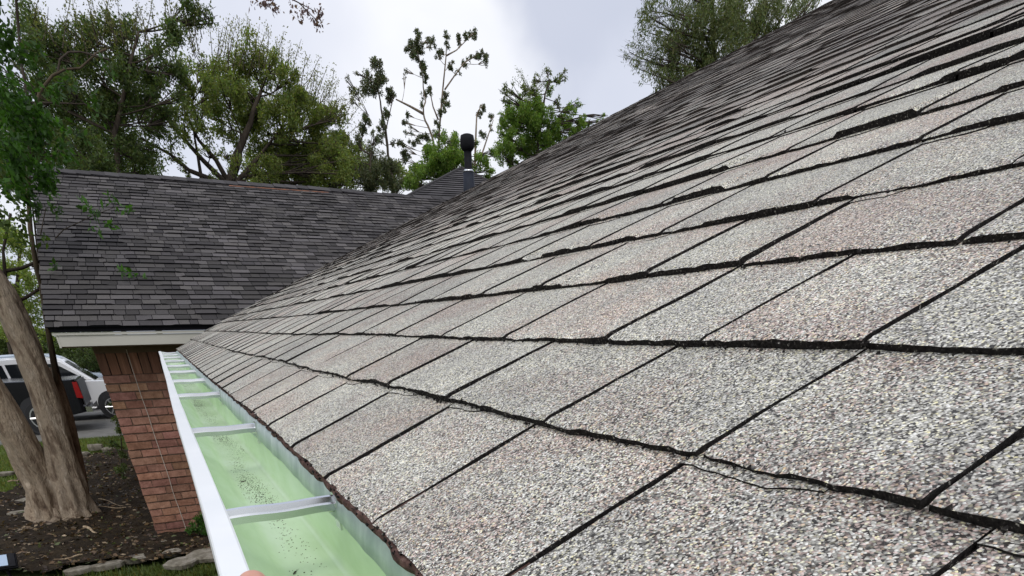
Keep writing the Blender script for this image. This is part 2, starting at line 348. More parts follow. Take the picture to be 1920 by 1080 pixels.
def r_tint(k, j, s):
    r = random.Random(k*1000+j)
    tone = r.uniform(.88, 1.08); u = k*E0
    # upper courses darken towards the ridge, with algae-stained patches
    if k > 7: tone *= 1-.46*min(1, (k-7)/13)*(.6+.4*r.random())
    if k > 10 and vn(s*1.3, 5)+vn(k*.23, 8) > .2: tone *= .68
    return (tone, min(1.6, r.random()**1.3+(.9*min(1, (k-6)/8) if k > 6 else 0)), 0)
def r_under(k, a, b):
    r = random.Random(int(a*1000)+k*13)
    if k > 26 or a > 5 or r.random() < .22: return None
    # runs from the slot below towards the near end
    below = [c for c in r_slots(k-1, -3, 8) if a <= c < b]
    if not below: return None
    c = below[-1]; return (c-r.uniform(.05, .12), c, r.uniform(.0065, .0095))
mb = MB()
shingles(mb, (0, 0, 0), (0, 1, 0), UU, NC, E0, r_range, r_slots, r_butt_u, r_butt_h, r_near, r_tint, r_under)
for k in range(0, 14):
    for s in np.arange(.02, 3.6 if k < 3 else 2.6, .0032 if k < 6 else .006):
        if random.random() < .45+.4*vn(s*9, k+60): continue
        if math.hypot(s-.2, k*E0-.1) > 2.6: continue
        ub = r_butt_u(k, s, 1); hb = r_butt_h(k, s, 1); r_ = random.uniform(.0005, .0019)*(1.3 if random.random() < .1 else 1)
        p = np.array([0, s, 0])+UU*(ub+random.uniform(-.004, .0018))+RN*random.uniform(.002, hb-.0006)
        vs = [p+r_*np.array(q)*random.uniform(.7, 1.3) for q in ((1, 0, 0), (-.7, .8, 0), (-.6, -.8, 0), (0, 0, 1), (0, 0, -1))]
        mb.add(vs, [(0, 1, 3), (1, 2, 3), (2, 0, 3), (1, 0, 4), (2, 1, 4), (0, 2, 4)], 1)
house = empty('house', (6, 2.5, GZ))
tag(house, 'house under the weathered light grey and pinkish shingle roof with a mint lined white gutter', 'house')
roof = mb.build('shingle_roof', [M['granule'], M['asphalt'], M['old_edge']], house)
# roof deck and the far slope
XR = NC*E0*math.cos(AL); ZR = NC*E0*math.sin(AL)
mb = MB()
dk = [(float(np.interp(0, [0], [0])))]
top = []; n = len(far_pl)
def rp(x, y, h): return np.array([x, y, x*math.tan(AL)])+RN*h
xs = [.012, .1, .38, 1.2, 2.4, 3.6, 8, XR]
fy = lambda x: float(np.interp(x, [q[0] for q in far_pl], [q[1] for q in far_pl]))-.006
vs = []
for x in xs:
    vs += [rp(x, -3, -.0006), rp(x, fy(x), -.0006), rp(x, -3, -.02), rp(x, fy(x), -.02)]
fs = []
for i in range(len(xs)-1):
    b = i*4; fs += [(b, b+4, b+5, b+1), (b+2, b+3, b+7, b+6), (b, b+2, b+6, b+4), (b+1, b+5, b+7, b+3)]
fs += [(0, 1, 3, 2)]
mb.add(vs, fs, 0)
mb.build('roof_deck', M['asphalt'], house)
mb = MB()
for k in range(45):   # opposite slope, coarse courses
    u0, u1 = k/45, (k+1)/45
    x0 = XR+(1-u0)*XR; x1 = XR+(1-u1)*XR; z0 = u0*ZR; z1 = u1*ZR
    mb.add([(x0, -3, z0+.01), (x0, 7.9, z0+.01), (x1, 7.9, z1+.002), (x1, -3, z1+.002), (x0, -3, z0-.005), (x0, 7.9, z0-.005)], [(0, 1, 2, 3), (0, 4, 5, 1)], 0, (random.uniform(.8, 1.1), random.random(), 0))
mb.build('back_slope', M['granule'], house)
mb = MB()
for i in range(36):
    y = -3+i*.303
    mb.add([(XR-.15, y, ZR-.05), (XR, y, ZR+.02), (XR+.15, y, ZR-.05), (XR-.15, y+.33, ZR-.058), (XR, y+.33, ZR+.012), (XR+.15, y+.33, ZR-.058)], [(0, 1, 4, 3), (1, 2, 5, 4)], 0, (.8, random.random(), 0))
mb.build('ridge_cap', M['granule'], house)
# walls and soffit below (out of sight of the photo, real from elsewhere)
mb = MB()
mb.box((.45, -2.7, GZ), (2*XR-.45, 5.3, -.16))
mb.add([(.45, 5.301, -.16), (2*XR-.45, 5.301, -.16), (XR, 5.301, ZR-.2)], [(0, 1, 2)]); mb.add([(.45, -2.701, -.16), (2*XR-.45, -2.701, -.16), (XR, -2.701, ZR-.2)], [(2, 1, 0)])
mb.build('brick_wall', M['brick'], house)
mb = MB(); mb.box((.03, -2.95, -.158), (.44, 5.5, -.145)); mb.build('soffit', M['soffit'], house)
mb = MB(); mb.box((.012, -2.98, -.155), (.029, 5.62, -.014)); mb.build('fascia_board', M['fascia'], house)
# gutter : K profile, extruded in y
GY0, GY1 = -2.9, 5.72
def gprof(t):
    return t
prof_in = [(.004, -.020), (.0035, -.050), (.003, -.074), (0, -.081), (-.006, -.083), (-.030, -.0835), (-.052, -.083), (-.060, -.080), (-.064, -.073), (-.070, -.066), (-.080, -.058), (-.090, -.046), (-.0955, -.030), (-.0975, -.012)]
lip = [(-.0975, -.0125), (-.0950, -.0090), (-.0945, -.0020), (-.0955, -.0008), (-.1105, -.0014), (-.1120, -.0030), (-.1128, -.012), (-.1115, -.024), (-.108, -.038), (-.1, -.052), (-.086, -.066), (-.073, -.077), (-.069, -.088), (-.06, -.0895), (.007, -.0895), (.009, -.02)]
def sag(y, a=1): return .0008*math.sin(y*3.1)+.0012*vn(y*1.7, 4)
def extrude_prof(prof, ys, closed=False, wob=.0006, seed=1):
    mb = MB(); n = len(prof)
    for i, y in enumerate(ys):
        for j, (x, z) in enumerate(prof):
            mb.v.append((x+wob*vn(y*6, seed+j*.37)+sag(y), y, z+wob*vn(y*5, seed+20+j*.31)+sag(y+9)))
    for i in range(len(ys)-1):
        for j in range(n-1):
            mb.f.append((i*n+j, i*n+j+1, (i+1)*n+j+1, (i+1)*n+j)); mb.m.append(0); mb.t.append((1, 1, 1))
    return mb
ys = list(np.concatenate([np.arange(GY0, 0, .3), np.arange(0, 2.5, .03), np.arange(2.5, GY1, .12), [GY1]]))
gut = extrude_prof(prof_in, ys).build('gutter', M['mint'], house, smooth=True)
gl = extrude_prof(lip, ys, wob=.0004, seed=5).build('gutter_lip', M['white_metal'], gut, smooth=False)
mb = MB(); pr = [(.008, -.02), (.008, -.089), (-.06, -.089), (-.073, -.077), (-.1, -.052), (-.1115, -.024), (-.1125, -.008), (-.105, -.001)]
mb.add([(x, GY1+.001, z) for x, z in pr]+[(x, GY1+.003, z) for x, z in pr], [tuple(range(8)), tuple(reversed(range(8, 16)))]+[(i, i+8, (i+1) % 8+8, (i+1) % 8) for i in range(8)])
mb.build('end_cap', M['white_metal'], gut)
hang_y = [-2.3, -1.7, -1.1, -.55, .0, .566, 1.125, 1.80, 2.36, 2.92, 3.45, 4.05, 4.62, 5.15, 5.60]
for i, hy in enumerate(hang_y):
    mb = MB(); n = 14; w_ = .0078; sk = .008
    prof = [(-w_, -.006), (-w_, .000), (-w_*.62, .0012), (-w_*.5, .0058), (-.0012, .0066), (w_*.42, .0056), (w_*.55, .0012), (w_, .0), (w_, -.007)]
    for a in range(n+1):
        f = a/n; x = -.0962+(.0962-.0005)*f; z = -.0125+.0005*math.sin(f*9)
        for (dy, dz) in prof: mb.v.append((x, hy+dy+sk*(f-.5)*.6, z+dz))
    m_ = len(prof)
    for a in range(n):
        for j in range(m_-1): mb.f.append((a*m_+j, a*m_+j+1, (a+1)*m_+j+1, (a+1)*m_+j)); mb.m.append(0); mb.t.append((1, 1, 1))
    mb.box((-.0015, hy-.009, -.036), (.0008, hy+.009, -.004))
    mb.tube([(-.001, hy+.002, -.017), (-.008, hy+.002, -.017)], .0042, 6)
    h = mb.build('hanger', M['alu'], gut, smooth=False)
# galvanised drip flashing between gutter back and shingles
mb = MB(); ys2 = np.arange(GY0, 5.66, .02)
for y in ys2:
    xo = -.0006+lerp_pl(course_pl[0], y)*E0*.25*0
    j1 = .003*vn(y*7, 2)+.0012*vn(y*31, 6); bend = .0013*vn(y*9, 12)+.0008*vn(y*37, 13)
    mb.v += [(.016, y, .003), (.0035, y, -.0022), (.0005+bend*.3, y, -.006), (-.0015+bend, y, -.017), (-.003+bend*1.2, y, -.0265+j1), (-.0005+bend, y, -.0275+j1)]
for i in range(len(ys2)-1):
    for j in range(5): mb.f.append((i*6+j, (i+1)*6+j, (i+1)*6+j+1, i*6+j+1)); mb.m.append(0); mb.t.append((1, 1, 1))
mb.build('drip_flashing', M['galv'], house, smooth=True)
# starter course: ragged dark reddish edge under the first shingles
M['starter'] = noise_mat('starter_strip', [(.3, (.02, .014, .012)), (.55, (.09, .05, .042)), (.75, (.20, .13, .11))], 90, 6, .95, .8, 260, .002, spec=.1)
mb = MB()
for y in np.arange(GY0, 5.9, .008):
    u = lerp_pl(course_pl[0], y)*E0-.0035+.0016*vn(y*33, 21)+.0014*vn(y*90, 22)
    for uu, hh in ((u+.001, -.0052), (u, -.001), (u+.002, .0016), (u+.05, .0018)): mb.v.append(tuple(np.array([0, y, 0])+UU*uu+RN*hh))
nn = len(mb.v)//4
for i in range(nn-1):
    for j in range(3): mb.f.append((i*4+j, (i+1)*4+j, (i+1)*4+j+1, i*4+j+1)); mb.m.append(0); mb.t.append((1, 1, 1))
mb.build('starter_strip', M['starter'], house)
finish(house)

# granules and bits lying in the gutter
M['grit'] = noise_mat('dark_grit', [(.3, (.02, .016, .013)), (.7, (.13, .11, .09))], 90, 2, .9, 0)
mb = MB()
def grit(x, y, z, r):
    vs = [(x+r*random.uniform(.6, 1.2)*a, y+r*random.uniform(.6, 1.3)*b, z+r*random.uniform(.5, 1)*c) for a, b, c in ((1, 0, 0), (-.7, .7, 0), (-.6, -.8, 0), (0, 0, .9))]
    mb.add(vs, [(0, 1, 3), (1, 2, 3), (2, 0, 3)])
for i in range(4200):
    y = random.choice((random.gauss(1.38, .15), random.gauss(1.5, .2), random.gauss(.95, .16), random.uniform(.35, 5.4), random.gauss(2.3, .3)))
    if not .3 < y < 5.5: continue
    x = -.03+random.gauss(0, .015)-(.012 if y > 1.6 else .004)
    if -.058 < x < -.004: grit(x+sag(y), y, -.0834+sag(y+9), random.uniform(.0004, .0010)*(1+.2*y))
for (x, y, r) in ((-.045, 1.07, .004), (-.041, 1.075, .003), (-.046, .60, .0022), (-.044, .605, .0016), (-.02, .7, .0012), (.0, 1.32, .004)):
    grit(x, y, -.083, r); grit(x+.002, y+.003, -.083, r*.7)
tag(mb.build('gutter_grit', M['grit']), 'dark loose granules and crumbs scattered along the bottom of the mint gutter', 'debris', kind='stuff')

# ================================================================== DARK ROOFED HOUSE (behind)
BE = math.radians(22); HY = 9.0; HZ = .178; HX0 = -1.13; HX1 = 9.2
U2 = np.array([0, math.cos(BE), math.sin(BE)]); RL = 5.56; NC2 = 39; E2 = RL/NC2
house2 = empty('house', (3.5, 12, GZ))
tag(house2, 'house with dark charcoal shingle roof, cream fascia and red brick corner, standing behind the gutter', 'house')
def d_slots(k, s0, s1):
    r = random.Random(k*17+1); L = []; t = s0+r.uniform(.05, .3)
    while t < s1: L.append(t); t += r.choice((.09, .12, .14, .17, .2, .24))
    return L
def d_tint(k, j, s):
    r = random.Random(k*777+j*3+2); v = r.choice((.62, .75, .95, 1.05, 1.3, 1.5))*(1+.15*vn(s*2+k*.3, 3)); return (v*1.02, v, v*r.uniform(.92, .99))
mb = MB()
tooth = {}
def d_h(k, s, nr):
    key = (k, round(s*3.3)); 
    return .010+.012*((math.sin(k*12.9+round(s*3.6)*78.2)*4375.5) % 1)
shingles(mb, (HX0, HY, HZ), (1, 0, 0), U2, NC2, E2, lambda k: (.008*math.sin(k*1.7)-.01, HX1-HX0), d_slots, lambda k, s, nr: k*E2+.002*vn(s*3, k), d_h, lambda k, a, b: 0, d_tint)
mb.build('shingle_roof', [M['dark_shingle'], M['dark_edge']], house2)
# decking, with black drip edge
mb = MB()
e0 = np.array([0, HY, HZ]); N2 = np.array([0, -math.sin(BE), math.cos(BE)])
def q2(x, u, h): return np.array([x, HY, HZ])+U2*u+N2*h
mb.add([q2(HX0+.015, .012, -.001), q2(HX1, .012, -.001), q2(HX1, RL, -.001), q2(HX0+.015, RL, -.001), q2(HX0+.015, .012, -.03), q2(HX1, .012, -.03), q2(HX1, RL, -.03), q2(HX0+.015, RL, -.03)],
       [(0, 1, 2, 3), (4, 7, 6, 5), (0, 4, 5, 1), (0, 3, 7, 4)])
# rear slope
ry = HY+RL*math.cos(BE); rz = HZ+RL*math.sin(BE)
mb.add([(HX0, ry, rz), (HX1, ry, rz), (HX1, 2*ry-HY, HZ), (HX0, 2*ry-HY, HZ)], [(0, 1, 2, 3)])
mb.build('roof_deck', M['dark_edge'], house2)
mb = MB(); x = HX0-.01; i = 0
while x < HX1:
    thick = x < 4.0; L_ = .2; h = (.03 if thick else .012)+random.uniform(0, .006); dn = .13
    t = random.uniform(.7, 1.2); j = random.uniform(-.004, .004)
    P = lambda xx, d, hh: (xx, ry+d*math.cos(BE), rz-abs(d)*math.sin(BE)+hh+j)
    vs = [P(x, -dn, h), P(x, 0, h+.012), P(x, dn, h), P(x+L_+.03, -dn, h-.008), P(x+L_+.03, 0, h+.004), P(x+L_+.03, dn, h-.008),
          P(x, -dn, h-.026), P(x+L_+.03, -dn, h-.034)]
    mb.add(vs, [(0, 3, 4, 1), (1, 4, 5, 2)], 0, (t, t, t)); mb.add(vs, [(0, 6, 7, 3)], 1)  # near-black lower face paints the shadow line under the cap
    x += L_
mb.build('ridge_cap', [M['dark_shingle'], M['dark_edge']], house2)
# a rust stained strip under the cap
M['rust'] = noise_mat('rusty_stain', [(.35, (.07, .045, .04)), (.6, (.22, .09, .045))], 9, 6, .9, 0)
mb = MB(); mb.add([q2(1.7, RL-.19, .013), q2(3.4, RL-.19, .013), q2(3.4, RL-.14, .014), q2(1.7, RL-.14, .014)], [(0, 1, 2, 3)]); mb.build('rusty_nail_strip', M['rust'], house2)
# boards
mb = MB(); mb.box((HX0+.02, HY+.022, HZ-.045), (HX1, HY+.045, HZ-.014)); mb.build('drip_edge', M['dark_edge'], house2)
mb = MB(); mb.box((HX0+.03, HY+.028, HZ-.072), (HX1, HY+.058, HZ-.047)); mb.build('trim_board', M['fascia'], house2)
mb = MB(); mb.box((HX0+.06, HY+.04, HZ-.178), (HX1, HY+.062, HZ-.074)); mb.box((HX0+.056, HY+.036, HZ-.19), (HX0+.075, HY+.07, HZ-.074))
mb.build('fascia_board', M['fascia'], house2)
mb = MB(); mb.box((HX0+.062, HY+.064, HZ-.19), (HX1, 9.5, HZ-.18)); mb.build('soffit', M['soffit'], house2)
WX = -.80; WY = 9.5; WTOP = -.31
mb = MB(); mb.box((WX+.0, WY-.02, -.085), (HX1-.3, WY+.1, -.012)); mb.build('frieze_board', M['soffit'], house2)
mb = MB(); x = WX
i = 0
while x < 3:
    w_ = .105 if i == 0 else random.uniform(.1, .125); t = random.uniform(.7, 1.15)
    mb.box((x+.006, WY-.012-random.uniform(0, .006)-(.01 if i == 0 else 0), WTOP+.002), (x+w_-.006, WY+.05, -.086), 0, (t, t*random.uniform(.92, 1.0), t)); x += w_; i += 1
mb.box((WX+.01, WY+.01, WTOP+.004), (HX1-.35, WY+.08, -.09), 0, (.18, .18, .18))
mb.build('wood_siding', M['wood'], house2)
mb = MB(); H = .0945; r_ = 0; z = WTOP-H
while z > GZ-.1:
    x = WX+(0 if r_ % 2 else -.0)+.006*random.uniform(-1, 1)
    first = .15 if r_ % 2 else .29
    while x < 4.2:
        w_ = first; first = .30; t = random.uniform(.74, 1.18)
        mb.box((x+.004, WY-.004-random.uniform(0, .010), z+.009), (x+w_-.006, WY+.05, z+H-.008), 0, (t, t*random.uniform(.86, 1.02), t*random.uniform(.85, 1.0)), jit=.0035); x += w_
    z -= H; r_ += 1
mb.build('brick_wall', M['brick'], house2)
mb = MB(); mb.box((WX+.008, WY+.006, GZ-.1), (HX1-.4, 19.0, WTOP)); mb.build('mortar_bed', M['mortar'], house2)
mb = MB(); mb.box((WX+.02, WY+.09, WTOP+.004), (HX1-.42, 18.9, HZ-.2)); mb.build('upper_wall', M['soffit'], house2)
mb = MB(); P0 = PY(237, 655, WY-.03); P1 = PY(348, 992, WY-.03)
pts = [P0+(P1-P0)*t+np.array([.006*vn(t*9, 3), -.004*math.sin(t*14), 0]) for t in np.linspace(0, 1, 26)]
mb.tube(pts, .0042, 6); M['cable'] = mat('pale_cable', (.52, .45, .38), .6); mb.build('cable', M['cable'], house2)
# hipped roof rising behind the ridge
AP = PY(865, 316, 17.2); F1 = PY(748, 377, 14.9); F2 = PY(1010, 388, 14.9); F0 = np.array([F1[0]+.2, 21, F1[2]])
mb = MB()
def hipface(a0, a1, ap, n):
    a0, a1, ap = map(np.array, (a0, a1, ap)); nn_ = np.cross(a1-a0, ap-a0); nn_ = nn_/np.linalg.norm(nn_)
    if nn_[2] < 0: nn_ = -nn_
    for k in range(n):
        f0 = k/n; f1 = (k+1)/n
        L0, R0 = a0+(ap-a0)*f0, a1+(ap-a1)*f0; L1, R1 = a0+(ap-a0)*f1, a1+(ap-a1)*f1
        m_ = max(1, int(np.linalg.norm(R0-L0)/.3))
        for j in range(m_):
            p, q = L0+(R0-L0)*j/m_, L0+(R0-L0)*(j+1)/m_; p1, q1 = L1+(R1-L1)*j/m_, L1+(R1-L1)*(j+1)/m_
            t = random.choice((.75, .9, 1.05, 1.25)); h = .016
            mb.add([p+nn_*h, q+nn_*h, q1+nn_*.002, p1+nn_*.002, p-nn_*.004, q-nn_*.004], [(0, 1, 2, 3)], 0, (t, t, t)); mb.add([p+nn_*h, q+nn_*h, q-nn_*.004, p-nn_*.004], [(0, 3, 2, 1)], 1)
hipface(F1, F2, AP, 17); hipface(F0, F1, AP, 17)
mb.tube([F1, AP+np.array([0, 0, .01])], .035, 6, tint=(.8, .8, .8)); mb.tube([F2, AP+np.array([0, 0, .01])], .035, 6, tint=(.8, .8, .8))
mb.build('hip_roof', [M['dark_shingle'], M['dark_edge']], house2)
# vent pipe
VX, VY = 6.35, 14.05
vb = PY(880, 358, VY); VX = vb[0]
def at(z): return (VX, VY, z)
zt = PY(880, 252, VY)[2]; zc = PY(880, 280, VY)[2]; zf = PY(880, 322, VY)[2]; zb = vb[2]-.45
mb = MB(); mb.tube([at(zb), at(zc+.05)], .075, 14)
vp_ = mb.build('vent_pipe', M['black_pipe'], house2, smooth=True)
mb = MB(); mb.tube([at(zc-.03), at(zc), at(zc+.04), at(zt-.08), at(zt-.02), at(zt)], [.085, .118, .138, .138, .125, .07], 14); mb.build('vent_cap', M['black_pipe'], vp_, smooth=True)
mb = MB(); mb.tube([at(zb), at(zf)], [.135, .105], 12); mb.build('flashing', noise_mat('dark_blue_flashing', [(.3, (.012, .015, .024)), (.7, (.025, .03, .045))], 9, 4, .6, .1, spec=.2), vp_, smooth=True)
mb = MB(); mb.tube([at(zf-.01), at(zf+.03)], [.11, .085], 12); mb.build('collar', M['alu'], vp_, smooth=True)
finish(house2)

# ================================================================== GROUND
M['grass_ground'] = noise_mat('lawn_ground', [(.3, (.035, .045, .015)), (.5, (.06, .085, .025)), (.7, (.10, .13, .04))], 2.2, 8, .95, .4, 30, .02, spec=.1)
M['soil'] = noise_mat('bed_soil', [(.25, (.008, .006, .004)), (.5, (.024, .018, .012)), (.68, (.045, .033, .019)), (.85, (.075, .062, .035))], 5, 9, .95, .8, 22, .03, spec=.1)
M['concrete'] = noise_mat('concrete', [(.3, (.11, .105, .095)), (.7, (.18, .175, .16))], 3, 8, .9, .3, 40, .006)
M['road'] = noise_mat('asphalt_road', [(.3, (.05, .05, .05)), (.7, (.085, .085, .085))], 12, 6, .9, .2)
mb = MB(); mb.add([(-300, -80, GZ-.03), (300, -80, GZ-.03), (300, 500, GZ-.03), (-300, 500, GZ-.03)], [(0, 1, 2, 3)])
tag(mb.build('ground', M['grass_ground']), kind='structure')
mb = MB(); mb.box((-25, 20.9, GZ-.2), (14, 33.2, GZ+.002)); tag(mb.build('driveway', M['concrete']), kind='structure')
mb = MB(); mb.box((-80, 40, GZ-.2), (80, 47, GZ-.02)); tag(mb.build('road', M['road']), kind='structure')
def inpoly(x, y, poly):
    c = False; n = len(poly)
    for i in range(n):
        x1, y1 = poly[i]; x2, y2 = poly[(i+1) % n]
        if (y1 > y) != (y2 > y) and x < (x2-x1)*(y-y1)/(y2-y1)+x1: c = not c
    return c
bed = [tuple(PZ(*q, GZ)[:2]) for q in [(-40, 935), (20, 925), (45, 890), (130, 862), (215, 850), (330, 850)]]
bed += [(1.2, 14), (3.0, 9.6), (1.5, 8.6)]+[tuple(PZ(*q, GZ)[:2]) for q in [(420, 1040), (300, 1058), (200, 1070), (100, 1085), (-60, 1085)]]
def gh(x, y): return .03*math.sin(x*2.1+y*1.3)+.02*math.sin(x*5.3-y*4.1)+.015*math.sin(x*13+y*11)+.012*vn(x*17, 3)*vn(y*15, 4)
xs_ = np.arange(-5, 3.4, .09); ys_ = np.arange(7.6, 19.2, .12); mb = MB(); idx = {}
for i, x in enumerate(xs_):
    for j, y in enumerate(ys_):
        if inpoly(x, y, bed): idx[i, j] = len(mb.v); mb.v.append((x, y, GZ+.075+gh(x, y)))
for (i, j) in list(idx):
    q = [(i, j), (i+1, j), (i+1, j+1), (i, j+1)]
    if all(t in idx for t in q): mb.f.append(tuple(idx[t] for t in q)); mb.m.append(0); mb.t.append((1, 1, 1))
tag(mb.build('mulch_bed', M['soil'], smooth=True), kind='structure')

def fast_quads(name, V, mats, tints, parent=None, per=4):
    """V (n,4,3) quads, tints (n,3)"""
    n = len(V); me = bpy.data.meshes.new(name)
    me.vertices.add(n*4); me.vertices.foreach_set('co', V.reshape(-1).astype(np.float32))
    me.loops.add(n*4); me.loops.foreach_set('vertex_index', np.arange(n*4, dtype=np.int32))
    me.polygons.add(n); me.polygons.foreach_set('loop_start', np.arange(0, n*4, 4, dtype=np.int32)); 
    me.materials.append(mats)
    me.update(calc_edges=True)
    at = me.color_attributes.new('tint', 'FLOAT_COLOR', 'CORNER')
    t = np.concatenate([tints, np.ones((n, 1))], 1).astype(np.float32); at.data.foreach_set('color', np.repeat(t, 4, axis=0).ravel())
    o = bpy.data.objects.new(name, me); C.objects.link(o)
    if parent is not None: o.parent = parent
    return o
def unit(a): return a/(np.linalg.norm(a, axis=-1, keepdims=True)+1e-9)
def leaf_quads(P, L, ratio=.45, droop=0, flat=0, bend=.25):
    n = len(P); d = rng.normal(size=(n, 3)); d[:, 2] = d[:, 2]*(1-flat)-droop; d = unit(d)
    s = unit(np.cross(d, rng.normal(size=(n, 3)))); nn = np.cross(d, s); L = np.broadcast_to(L, (n,))[:, None]
    a = P; c = P+d*L; b = P+d*L*.45+s*L*ratio*.5+nn*L*bend*.2; e = P+d*L*.45-s*L*ratio*.5+nn*L*bend*.2
    return np.stack([a, b, c, e], 1)
# litter, grass
n = 9000; X = rng.uniform(-4.2, 2.5, n); Y = 8.2+rng.random(n)**1.4*9.5
k_ = np.array([inpoly(a, b, bed) for a, b in zip(X, Y)]); X, Y = X[k_], Y[k_]
P = np.stack([X, Y, np.array([GZ+.083+gh(a, b) for a, b in zip(X, Y)])], 1)
V = leaf_quads(P, rng.uniform(.03, .09, len(P)), .5, 0, .85)
base = np.array([(.10, .06, .03), (.17, .115, .06), (.05, .03, .02), (.30, .23, .15), (.10, .12, .04)])[rng.choice(5, len(P), p=[.34, .24, .2, .12, .10])]
M['litter'] = leafmat('dry_leaf_litter', (1, 1, 1), transl=.1)
tag(fast_quads('fallen_leaves', V, M['litter'], base*rng.uniform(.45, 1.35, (len(P), 1))), 'brown dry leaf and bark litter covering the soil below the tree', 'leaf litter', kind='stuff')
def blades(X, Y, h):
    n = len(X); P = np.stack([X, Y, np.full(n, GZ-.03)], 1); d = rng.normal(size=(n, 3))*np.array([.35, .35, 0])+np.array([0, 0, 1]); s = unit(np.cross(d, rng.normal(size=(n, 3)))); h = h[:, None]
    wd = .006+h*.05
    return np.stack([P-s*wd, P+s*wd, P+d*h+s*wd*.1, P+d*h-s*wd*.1], 1)
Xs, Ys = [], []
while len(Xs) < 60000:
    x = random.uniform(-6.5, 1.5); y = 7.6+random.random()**1.3*13.3
    o_ = inpoly(x, y, bed)
    if o_ and vn(x*1.7, 3)+vn(y*1.3, 5)+random.uniform(-.6, .6) < .95: continue
    if -.9 < x and y > 9.4: continue
    Xs.append(x); Ys.append(y)
Xs, Ys = np.array(Xs), np.array(Ys); hb = rng.uniform(.035, .085, len(Xs))
M['blade'] = leafmat('grass_blades', (.095, .13, .032), transl=.3)
tg = rng.uniform(.55, 1.25, (len(Xs), 1))*np.where((Xs < -2.2) & (Ys > 10), 1.5, 1.0)[:, None]*np.array([1, 1, 1])*np.where(rng.random((len(Xs), 1)) < .15, np.array([[1.5, .95, .7]]), 1.)
tag(fast_quads('grass', blades(Xs, Ys, hb), M['blade'], tg), 'short green lawn grass around the tree and along the bed', 'grass', kind='stuff')

# stones
def stone(px, py, wpx, hpx, hz, label, ang=0, cat='stone', name='stone', tint=(1, 1, 1), group=None, z=None):
    hz *= .7; hpx *= .8
    P = PZ(px, py, GZ); r = rad(P, wpx)/2; r2 = rad(P, hpx)
    mb = MB(); n = 9; rs = [random.uniform(.8, 1.15) for _ in range(n)]
    for lvl, (sc, zz) in enumerate(((1, -.03), (1.04, hz*.5), (.96, hz*.9), (.6, hz))):
        for i in range(n):
            a = 2*math.pi*i/n; x = math.cos(a)*r*rs[i]*sc; y = math.sin(a)*r2*rs[i]*sc
            mb.v.append((x*math.cos(ang)-y*math.sin(ang), x*math.sin(ang)+y*math.cos(ang), zz+random.uniform(-.12, .12)*hz*(lvl > 0)))
    for l in range(3):
        for i in range(n): mb.f.append((l*n+i, l*n+(i+1) % n, (l+1)*n+(i+1) % n, (l+1)*n+i)); mb.m.append(0); mb.t.append(tint)
    mb.f.append(tuple(3*n+i for i in range(n))); mb.m.append(0); mb.t.append(tint)
    o = mb.build(name, M['stone']); o.location = (P[0], P[1], GZ+.045); tag(o, label, cat, group); return o
G_ = 'stones edging the planting bed'
stone(390, 1048, 70, .45*95, .05, 'pale grey flat paving stone nearest the white gutter at bottom', .1, 'paving stone', 'paving_stone')
stone(345, 1062, 62, 34, .05, 'large grey mottled paving stone left of the pale one beside the gutter', .5, 'paving stone', 'paving_stone')
stone(325, 1043, 34, 18, .04, 'small pale paving stone behind the mottled one below the brick corner', .2, 'paving stone', 'paving_stone')
stone(255, 1056, 42, 16, .06, 'rounded tan stone in the bottom edging row', .1, group=G_)
stone(203, 1068, 54, 14, .06, 'long flat grey stone in the bottom edging row', .15, group=G_)
stone(150, 1077, 50, 14, .05, 'brownish flat stone at the left end of the bottom edging row', .1, group=G_)
stone(170, 1042, 60, 26, .03, 'broad orange brown slab lying in the soil above the edging row', .2)
stone(308, 1023, 14, 8, .03, 'tiny pale stone on the soil just below the brick corner', .2)
stone(152, 858, 32, 14, .10, 'long low grey stone at the far edge of the bed beside the trunk', 0, group=G_)
stone(181, 845, 24, 12, .14, 'rounded stone stacked at the far edge of the bed, second from the trunk', 0, group=G_)
stone(207, 848, 22, 12, .10, 'dark round stone at the far edge of the bed beside the climbing shrub', 0, group=G_)
stone(8, 893, 36, 12, .05, 'pale flat stone on the lawn left of the trunk', .1)
stone(48, 945, 34, 14, .05, 'curved dark edging stone by the left side of the trunk', .9)
stone(42, 968, 44, 22, .04, 'flat brown slab beside the roots on the left of the trunk', .3)
def stick(a, b, r, label, name='stick', cat='stick'):
    A_ = PZ(*a, GZ+.1); B_ = PZ(*b, GZ+.11); mb = MB()
    pts = [A_+(B_-A_)*t+np.array([0, 0, .012*math.sin(t*7)])+(np.array([1, -1, 0])*.02*math.sin(t*5)) for t in np.linspace(0, 1, 7)]
    mb.tube(pts, [r*(1-.5*i/6) for i in range(7)], 6, tint=(1.5, 1.45, 1.3)); o = mb.build(name, M['bark']); tag(o, label, cat)
stick((154, 1040), (105, 1050), .012, 'pale broken stick lying on the soil in front of the trunk')
stick((158, 988), (183, 1000), .022, 'short pale wood chunk lying right of the trunk base')
stick((175, 950), (240, 952), .008, 'thin dry twig lying on the dark soil right of the trunk')
stick((185, 935), (235, 950), .007, 'long thin curved twig on the soil behind the wood chunk')
stick((15, 903), (40, 899), .015, 'pale stick lying beside the flat stone left of the trunk')
